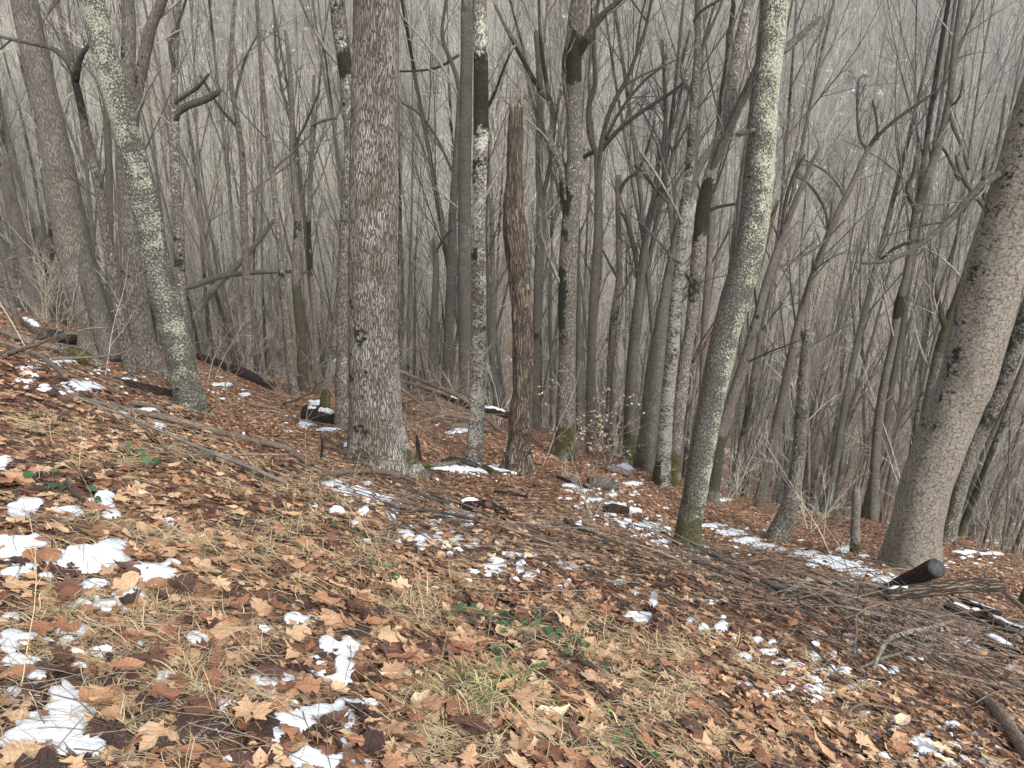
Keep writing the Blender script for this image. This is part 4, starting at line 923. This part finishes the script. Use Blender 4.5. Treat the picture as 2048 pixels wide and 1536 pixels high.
# green trailing plants, each leaf a part
gl = MB(); oo = leaf_outline('ragged') * 1.0; n_ = len(oo); zz = .25 * np.abs(oo[:, 0]) + .06 * np.sin(oo[:, 1] * 9)
j = np.arange(n_); gl.add(np.vstack([np.column_stack([oo[:, 0] * 1.25, oo[:, 1], zz]), [[0, 0, 0]]]), None, np.stack([j, (j + 1) % n_, np.full(n_, n_)], 1)); GLM = gl.mesh('leaf', M_green)
for (u, v, n, s, sp_, lab) in ((990,1255,14,.036,.07,'trailing plant with dark green leaves, upper one of the centre clump'),(1040,1262,12,.034,.06,'green leaves just right of the upper centre clump'),(1130,1290,13,.036,.08,'spreading green leaves at the right end of the centre clump'),(990,1320,7,.036,.04,'small green sprig below the upper centre clump'),
        (1085,1280,8,.03,.05,'sparse green leaves in the middle of the centre clump'),(315,942,8,.05,.05,'dark green rosette among leaves at the left bank'),(110,995,10,.045,.07,'dark green plant above the left snow patch'),(740,1080,6,.034,.05,'few green leaves beside the brown bank, left of centre'),(770,1150,6,.034,.06,'green sprig below the bank, left of centre'),
        (1262,1502,4,.03,.03,'tiny green leaves at the bottom edge'),(1180,1335,5,.03,.05,'scattered green leaves right of the grass tuft'),(265,915,5,.04,.05,'faint green leaves left of the rosette'),(1070,1345,4,.032,.03,'pair of round green leaves beside the tuft')):
    p = hit(u, v); o = thing('green_plant', p, lab, 'plant'); st = MB()
    for k in range(n):
        q = np.array([rng.normal() * sp_ * 1.3, rng.normal() * sp_, 0]); q[2] = h1(p[0] + q[0], p[1] + q[1]) - p[2] + .035 + rng.random() * .03
        l = link('leaf', GLM, o, q); l.rotation_euler = (rng.normal() * .4 - .2, rng.normal() * .4, rng.random() * 6.28); s2 = s * rng.uniform(.6, 1.2); l.scale = (s2,) * 3
        tube(st, np.array([[0, 0, 0], q * .5 + [0, 0, .02], q]), [.0018, .0015, .001], 3, cap=False)
    link('stem', st.mesh('stem', M_green), o)

# ------------------------------------------------------------------ logs, sticks and brush
def gpath(px, lift=0.0, yof=None):
    P = []
    for k, (u, v) in enumerate(px):
        p = hit(u, v, .9, 40) if yof is None else at(u, v, yof[k]); P.append(p + [0, 0, lift])
    return np.array(P)
def logx(name, label, cat, px, wpx, mat, seg=14, lift=None, ys=None, ends=(None, None), amp=.08, snow=None, step=.06, mossv=0.0, lichv=0.0, group=None, taper=1.0):
    P = gpath(px, 0, ys); d = proj(P)[2]; r = np.array(wpx) / 2 / F * d * np.ones(len(P)); r = r * np.linspace(1, taper, len(r))
    P[:, 2] += (r * .75 + .025 if lift is None else lift + (.02 if ys is None else 0)); off = P[0].copy(); o = thing(name, off, label, cat, group); mb = MB(); s0 = rng.random() * 50
    def mark(v, L):
        m = np.zeros(v.shape); m[..., 0] = mossv * (.5 + .6 * noise(v + s0, 3)); m[..., 2] = 1; m[..., 1] = lichv; return m
    tube(mb, P - off, r, seg, step, wrinkle(amp, 12, s0), mark=mark); link('bark', mb.mesh('bark', mat), o)
    for e, (i, k) in zip(ends, ((0, 1), (-1, -2))):
        if e is None: continue
        dr = unit(P[i] - P[k]); eb = MB(); tube(eb, np.array([P[i] - off - dr * .01, P[i] - off + dr * .012]), [r[i] * .93, r[i] * .9], seg); link('cut_end', eb.mesh('cut_end', e, False), o)
    if snow:
        for (a, b) in snow:
            Q, q, _ = resample(P, r, .05); n = len(Q); i0, i1 = int(a * (n - 1)), max(int(b * (n - 1)), int(a * (n - 1)) + 3); Q = Q[i0:i1 + 1].copy(); q = q[i0:i1 + 1]
            if len(Q) < 3: continue
            Q[:, 2] += q * .78; Q = Q + .15 * q[:, None] * rng.normal(size=Q.shape); sb = MB(); rr = q * .45 * (1 + .2 * noise(Q, 9)) * np.sin(np.linspace(.25, math.pi - .25, len(q))) ** .35
            tube(sb, Q - Q[0], rr, 10, None, wrinkle(.15, 20, s0))
            for v in sb.v: v[:, 2] *= 1
            so = tag(link('snow_cap', sb.mesh('snow_cap', M_snow), None, Q[0]), 'snow strip on the ' + ' '.join(label.split()[:10]), 'snow', 'snow lying on logs')
    return o
logx('long_stick', 'long pale curving stick lying across the left bank', 'stick', [(163,808),(247,828),(333,846),(417,868),(500,891),(567,904),(620,938)], [9,10,12,13,13,13,9], BK['stick'], lichv=.2, seg=12)
logx('long_stick', 'second thinner stick lying along the pale curving stick', 'stick', [(265,815),(320,826),(350,846),(400,866)], [6,6,5,4], BK['stick'], seg=8)
logx('long_stick', 'straight pale pole slanting in from the left edge', 'stick', [(0,697),(40,709),(78,724),(112,752),(137,776)], [8,9,10,10,9], BK['stick'], lift=.06)
logx('cut_log', 'short dark cut log with snow on top, left of the massive trunk', 'log', [(612,838),(645,846),(684,854)], [30,30,28], BK['rot'], ends=(M_black, M_cutbrown), snow=[(.1,.95)], seg=20)
logx('cut_log', 'sawn log with a blue black end sticking up before the thick pale trunk', 'log', [(1755,1190),(1800,1168),(1840,1150),(1872,1136)], [22,27,32,38], BK['rot'], ys=[5.5,5.3,5.1,4.95], lift=0, ends=(None, M_cut), seg=24, amp=.15)
logx('fallen_log', 'long brown barkless log pointing right over the brush pile', 'log', [(1770,1190),(1850,1180),(1930,1172),(2008,1168)], [26,29,29,30], BK['dead'], ys=[4.75,4.65,4.55,4.45], lift=.0, ends=(None, M_cutbrown), seg=24, snow=[(.0,.25)])
logx('fallen_log', 'weathered split log at the bottom right corner', 'log', [(1945,1392),(1985,1430),(2020,1480),(2060,1540)], [18,24,28,32], BK['stick'], amp=.12, seg=18)
logx('fallen_log', 'dark log streaked with snow at the right end of the brush pile', 'log', [(1890,1232),(1950,1250),(2010,1275),(2070,1298)], [22,24,24,24], BK['rot'], snow=[(.1,.45),(.5,.95)], lift=.08)
logx('fallen_log', 'lower dark log streaked with snow at the right edge', 'log', [(1960,1295),(2010,1318),(2070,1350)], [24,28,28], BK['rot'], snow=[(.05,.6)], lift=.06)
logx('fallen_log', 'dark thin log with a snow strip over the tangle in the brush', 'log', [(1920,1212),(1965,1228),(2000,1240)], [9,10,9], BK['rot'], snow=[(0,.9)], lift=.05)
logx('fallen_stick', 'brown stick leaning into the right edge above the dark logs', 'stick', [(1985,1215),(2015,1245),(2060,1290)], [8,10,12], BK['stick'], lift=.22)
logx('rotten_log', 'black rotten stump log with crumbling red brown wood at the bank', 'log', [(925,1022),(960,1028),(1000,1042),(1026,1052)], [20,34,36,20], BK['rot'], amp=.35, seg=26, snow=[(.05,.35)], lift=.04)
logx('fallen_log', 'tawny log end lying just right of the black rotten stump', 'log', [(1030,1045),(1065,1052),(1100,1054)], [14,13,10], BK['stick'], mossv=.3)
logx('rotten_stump', 'small black charred stump beside the snow flecks', 'stump', [(1048,1105),(1054,1085),(1062,1070)], [16,18,10], M_black, ys=[4.45,4.45,4.42], lift=0, amp=.25)
logx('dark_chunk', 'dark chunk of rotten wood on snow, downhill of the bank', 'log', [(1212,1026),(1235,1028),(1252,1030)], [16,22,16], BK['rot'], amp=.25)
logx('fallen_log', 'half buried brown grey log on the open slope', 'log', [(1180,972),(1205,978),(1228,982)], [20,26,20], BK['grey'], ends=(None, M_cutbrown), amp=.12)
logx('fallen_log', 'sawn log with a dark hollow end near the snow heap', 'log', [(1212,942),(1235,948),(1258,955)], [14,15,14], BK['mottle'], ends=(M_black, None))
logx('dark_stick', 'thin black stick on the slope left of the half buried log', 'stick', [(1115,960),(1145,970),(1180,982)], [8,8,5], M_black)
logx('dark_stick', 'flat dark stick left of centre of the open slope', 'stick', [(990,990),(1020,993),(1055,1000)], [6,8,5], BK['rot'])
logx('mossy_log', 'mossy branch across the foot of the white mottled trunk', 'log', [(806,928),(850,938),(885,936),(930,930),(965,940),(990,952)], [8,10,10,11,12,10], BK['mottle'], mossv=1.1)
logx('dark_log', 'black log lying over the mossy branch with snow beside it', 'log', [(886,930),(910,928),(935,934),(955,940)], [10,14,14,10], M_black)
logx('fallen_log', 'dark fallen log with a white snow strip between the centre trunks', 'log', [(872,782),(905,798),(940,812),(985,822),(1020,832)], [12,14,14,15,15], BK['rot'], ys=[13.2,13,12.8,12.6,12.4], lift=0, snow=[(.15,.4),(.6,.95)])
logx('fallen_log', 'dark fallen trunk stretching along the slope left of the massive trunk', 'log', [(398,718),(440,735),(490,757),(545,780)], [12,16,20,18], BK['rot'], mossv=.3)
logx('fallen_log', 'pale fallen trunk caught between the trees on the left', 'log', [(330,585),(390,570),(440,553),(500,546),(560,543),(620,545)], [12,13,12,10,8,5], BK['grey'], ys=[17,17,17,17,17,17], lift=0)
logx('fallen_log', 'long pale log lying far behind the left trunks', 'log', [(0,572),(80,575),(160,577),(235,580)], [10,12,12,11], BK['grey'], ys=[20,20,20,20], lift=0)
logx('leaning_trunk', 'dead trunk leaning across the trees on the left', 'dead tree', [(395,622),(430,575),(470,535),(510,490),(548,440)], [14,14,13,11,8], BK['grey'], ys=[17.6,17.8,18,18.2,18.4], lift=0)
logx('leaning_trunk', 'broken reddish trunk leaning behind the lichen trunk, right of centre', 'dead tree', [(1385,725),(1405,690),(1450,625),(1500,570),(1530,480),(1556,400)], [6,14,18,18,15,7], BK['dead'], ys=[9.5]*6, lift=0)
logx('leaning_trunk', 'grey pole leaning from the ground toward the dead snag', 'stick', [(700,848),(640,750),(600,700)], [3,4,3], BK['stick'], ys=[10,11,12], lift=0)
logx('fallen_log', 'mossy brown log under the tangle at the far left', 'log', [(130,715),(165,728),(210,742)], [26,30,18], BK['mottle'], mossv=.8)
logx('fallen_log', 'snow capped stump log in the heap at the far left', 'log', [(52,655),(70,668),(95,690)], [14,22,18], BK['dead'], amp=.2, snow=[(.0,.7)], lift=.1)
logx('fallen_log', 'log with a round black sawn face in the heap at the far left', 'log', [(108,687),(140,690),(178,684)], [32,22,16], BK['rot'], ends=(M_black, None), lift=.08, seg=20)
logx('fallen_log', 'dark log along the top of the left heap', 'log', [(0,672),(50,690),(105,705),(140,715)], [9,12,12,8], BK['stick'], amp=.2, lift=.05, mossv=.2)
logx('fallen_log', 'peeled brown log half hidden on the left bank', 'log', [(255,775),(300,786),(350,795)], [20,22,16], BK['rot'], lift=.02)
logx('tree_stub', 'thin broken stub standing right of the massive trunk', 'tree stub', [(838,920),(836,895),(833,870)], [11,10,4], BK['rot'], ys=[8.0,8.0,8.0], lift=0)
logx('dark_stick', 'black crooked twig standing left of the massive trunk', 'stick', [(640,960),(641,925),(645,890),(642,868)], [4,5,5,4], M_black, ys=[5.6]*4, lift=0)
logx('mossy_stump', 'moss covered stump at the right edge', 'stump', [(2050,1262),(2050,1220),(2058,1180)], [40,34,22], BK['mottle'], ys=[6.6,6.6,6.6], lift=0, mossv=1.4)
logx('pale_stick', 'lichen covered crooked branch in the brush, right foreground', 'branch', [(1738,1380),(1750,1345),(1775,1310),(1820,1295),(1860,1285),(1900,1270)], [7,9,10,10,9,6], BK['stick'], lift=.12, lichv=.5)
logx('pale_stick', 'pale branch lying level in the middle of the brush line', 'branch', [(1480,1232),(1510,1222),(1560,1225),(1600,1218)], [6,7,7,5], BK['stick'], lift=.04)
logx('pale_stick', 'branch with pale green lichen at the front of the brush', 'branch', [(1560,1215),(1585,1195),(1620,1178),(1660,1185)], [8,10,9,5], BK['crust'], lift=.07, lichv=.5)
logx('pale_stick', 'mossy grey branch below the massive trunk', 'branch', [(640,968),(700,960),(760,958),(800,965),(840,985)], [6,9,11,9,6], BK['stick'], lift=.05, lichv=.3, mossv=.3)
logx('pale_stick', 'short broken branch propped at the foot of the massive trunk', 'branch', [(700,918),(725,945),(750,965)], [6,7,6], BK['stick'], lift=.1)
logx('pale_stick', 'curved grey branch at the bottom right of the leaves', 'branch', [(1690,1440),(1720,1420),(1760,1425),(1810,1440)], [5,6,6,4], BK['stick'], lift=.02)
logx('pale_stick', 'grey twig slanting through the lower right leaves', 'branch', [(1325,1350),(1380,1400),(1440,1440),(1475,1480)], [4,5,4,3], BK['stick'], lift=.03)
logx('pale_stick', 'upright pale twig by the black rotten stump', 'stick', [(1020,1048),(1018,1020),(1016,985)], [3,3,2], BK['stick'], ys=[5.0]*3, lift=0)

# fallen crown of branches between the massive trunk and the white mottled trunk
def fallen_crown():
    o = thing('fallen_branches', at(880, 800, 12.5), 'fallen crown of pale bare branches behind the massive trunk', 'branches'); off = np.array(o.location); tw = MB()
    for li in ([(1000,860,8),(930,800,8),(880,775,7),(840,760,6),(800,742,5)],[(900,790,7),(850,775,6),(800,760,4)],[(890,778,7),(840,782,6),(795,790,4)],[(880,800,6),(830,800,5),(785,812,4)],[(960,840,7),(900,830,6),(850,812,5),(800,775,4)],[(985,862,6),(930,850,6),(870,855,5),(800,850,4)],[(830,850,5),(800,800,4),(790,770,3)]):
        P = np.array([at(u, v, 12.5 - .3 * k) for k, (u, v, _) in enumerate(li)]); r = np.array([w_ * .7 / F * 13 for *_, w_ in li]); b = MB(); tube(b, P - off, r, 7, .1, wrinkle(.06)); link('branch', b.mesh('branch', BK['stick']), o); grow(tw, P - off, r, 2, 7, .9, .1, .4, .35, .004)
    link('twigs', tw.mesh('twigs', M_litter), o)
fallen_crown()
def deadfall():
    for i in range(34):
        if i < 18: u, v, L, w0 = rng.uniform(790, 1010), rng.uniform(770, 870), rng.uniform(.8, 2.2), 'behind the massive trunk'
        elif i < 28: u, v, L, w0 = rng.uniform(390, 680), rng.uniform(740, 830), rng.uniform(.7, 2.4), 'on the slope left of the massive trunk'
        else: u, v, L, w0 = rng.uniform(0, 200), rng.uniform(640, 740), rng.uniform(.5, 1.4), 'in the heap at the far left'
        p = hit(u, v, 5, 20); a = rng.normal(-.3, .8) + (math.pi if rng.random() < .5 else 0); el = rng.uniform(.0, .35)
        P = wander(p + [0, 0, .05], [math.cos(a), math.sin(a), el], L, 7, .6, -.25); P[:, 2] = np.maximum(P[:, 2], H(P[:, 0], P[:, 1]) + .03); r = np.linspace(rng.uniform(.012, .026), .005, 8); mb = MB(); off = P[0].copy()
        tube(mb, P - off, r, 7, .12, wrinkle(.08, 12, i)); grow(mb, P - off, r, 2, 4, .8, .2, .5, .2, .004)
        wh, dp = where(P[0], ('near', 'lower', 'middle', 'upper', 'far'), (7, 9, 11, 13))
        tag(link('fallen_branch', mb.mesh('fallen_branch', [BK['stick']]), None, off), f"{'long' if L > 1.5 else 'short'} pale fallen branch {wh}, {dp}", 'branch', 'pale fallen branches ' + w0)
deadfall()

# brush line: sticks one can pick out, then the mass of twigs
def stickP(u, v, L, ang, lift, bend=.3):
    p = hit(u, v, 1, 20); n = 6; P = []; a = ang; q = p[:2].copy(); el = rng.normal() * .12; z0 = lift
    for k in range(n + 1):
        P.append([q[0], q[1], h1(q[0], q[1]) + max(.012, z0 + el * L * k / n)]); a += rng.normal() * bend / n; q = q + np.array([math.cos(a), math.sin(a)]) * L / n
    return np.array(P)
band = [((560,950),(1050,1085)),((1000,1065),(1400,1140)),((1100,1080),(1500,1180)),((1350,1130),(1750,1230)),((1500,1200),(1800,1290)),((1650,1190),(2048,1330)),((1700,1230),(2048,1400)),((60,690),(330,800)),((350,720),(640,800)),((1450,990),(1750,1040))]
wts = np.array([.1,.1,.12,.16,.12,.16,.12,.06,.03,.03])
def bandpt(sp=22):
    k = rng.choice(len(band), p=wts / wts.sum()); (a, b), (c, d) = band[k]; t = rng.random(); return a + (c - a) * t + rng.normal() * 15, b + (d - b) * t + rng.normal() * sp, k
for i in range(160):
    u, v, k = bandpt(22); L = rng.uniform(.35, 1.3) * (1 if k < 7 else 1.5); ang = rng.normal(-.35, .95) + (math.pi if rng.random() < .5 else 0)
    P = stickP(u, v, L, ang, rng.uniform(.01, .16), .5); r = rng.uniform(.004, .012) * (1.7 if i % 6 == 0 else 1); mb = MB(); off = P[0].copy(); tube(mb, P - off, np.linspace(r, r * .4, len(P)), 6, L / 9, wrinkle(.1, 15, i))
    grow(mb, P - off, np.linspace(r, r * .4, len(P)), 1, 3, .8, .3, .4, .1, .002)
    _ = 'in the heap by the far left trunks' if k == 7 else 'on the slope behind the left trunks' if k == 8 else 'on the slope by the sawn off snag' if k == 9 else 'below the massive trunk' if u < 1000 else 'in the brush line below the lichen trunk' if u < 1550 else 'in the brush pile at the right'
    wh, dp = where(P[0], ('near edge', 'front', 'middle', 'back', 'far side'), (3.2, 4.2, 5.2, 7))
    tag(link('fallen_stick', mb.mesh('fallen_stick', [BK['stick'] if i % 3 else M_dark]), None, off), f"{'long' if L > .9 else 'medium' if L > .6 else 'short'} {'thick' if r > .0085 else 'thin'} {'grey brown' if i % 3 else 'dark'} stick {wh}, {dp}", 'stick', 'bare sticks of the brush line')
tb = MB()
for i in range(1050):
    u, v, k = bandpt(42); L = rng.uniform(.08, .95) ** 1.3; ang = rng.normal(-.3, .85 if k in (5, 6) else 1.3); hi_ = .2 if k in (4, 5, 6) else .09
    P = stickP(u, v, L, ang, rng.uniform(.005, hi_), 1.1); r = rng.uniform(.0012, .0042) * (1.5 if rng.random() < .12 else 1) * (1 + .06 * P[0][1]); tube(tb, P[::2], np.linspace(r, r * .5, 4), 3, cap=False)
for i in range(700):
    u, v = rng.uniform(-40, 2090), rng.uniform(800, 1560)
    if v < 745 + u * .2: continue
    P = stickP(u, v, rng.uniform(.06, .3), rng.random() * 6.28, rng.uniform(.02, .05), .8); r = rng.uniform(.001, .0028); tube(tb, P[::2], np.linspace(r, r * .5, 4), 3, cap=False)
tag(link('brush_twigs', tb.mesh('brush_twigs', M_litter)), 'tangled thin dead twigs of the brush line along the bank', 'twigs', kind='stuff')
# upright dead stalks in the foreground
SM = []
for k in range(3):
    mb = MB(); Q = wander([0, 0, -.02], [.15, 0, 1], .5, 6, .4, .1); tube(mb, Q, np.linspace(.002, .001, 7), 4, cap=False); grow(mb, Q, np.linspace(.0018, .0009, 7), 1, 3, .6, .5, .3, .3, .001); SM.append(mb.mesh('dead_stalk', [M_straw, M_litter, M_branch][k]))
for i in range(75):
    if i < 45: u, v = rng.uniform(20, 1500), rng.uniform(930, 1450)
    else: u, v = rng.uniform(550, 1750), 0; v = 905 + (u - 550) * .24 + rng.normal() * 20
    if v < 745 + u * .27: continue
    p = hit(u, v, 1, 8); o = link('dead_stalk', SM[i % 3], None, p); s = rng.uniform(.35, 1.1); o.scale = (s, s, s); o.rotation_euler = (rng.normal() * .3, rng.normal() * .3, rng.random() * 6.28)
    kk = ['pale straw coloured', 'brown', 'dark grey'][i % 3]; side = 'left foreground' if u < 500 else 'middle foreground' if u < 1050 else 'right foreground'
    wh, dp = where(p, ('nearest row', 'near', 'middle', 'upper', 'on the bank'), (2.3, 3, 3.8, 4.8)); tag(o, f"{'tall ' if s > .75 else 'small '}{kk} stalk {wh}, {dp}", 'dead stalk', 'dead stalks in the leaves')

# labels that fell together are told apart by distance
_same = {}
for o in bpy.data.objects:
    if o.get('label') and o.parent is None: _same.setdefault(' '.join(o['label'].split()[:14]) if o['label'] in SEEN else o['label'], []).append(o)
for l_, os_ in _same.items():
    if len(os_) > 1:
        os_.sort(key=lambda q: q.location.y)
        for k_, q in enumerate(os_): q['label'] = ' '.join(l_.split()[:14]) + ', ' + ('nearest' if k_ == 0 else 'farthest' if k_ == len(os_) - 1 else ('second', 'third', 'fourth')[min(k_ - 1, 2)]) + ' one'
# ------------------------------------------------------------------ haze over the ravine
if HAZE > 0:
    x0, x1, y0, y1, z0, z1 = -430, 430, -70, 430, -75, 170
    v = [(x, y, z) for x in (x0, x1) for y in (y0, y1) for z in (z0, z1)]
    mb = MB(); mb.add(v, [[0, 1, 3, 2], [4, 6, 7, 5], [0, 4, 5, 1], [2, 3, 7, 6], [0, 2, 6, 4], [1, 5, 7, 3]])
    m = bpy.data.materials.new('haze'); m.use_nodes = True; n = m.node_tree; n.nodes.clear()
    pv = n.nodes.new('ShaderNodeVolumePrincipled'); pv.inputs['Color'].default_value = (.96, .975, 1, 1); pv.inputs['Density'].default_value = HAZE; pv.inputs['Anisotropy'].default_value = .2
    o_ = n.nodes.new('ShaderNodeOutputMaterial'); n.links.new(pv.outputs[0], o_.inputs['Volume'])
    tag(link('haze', mb.mesh('haze', m, False)), kind='stuff')
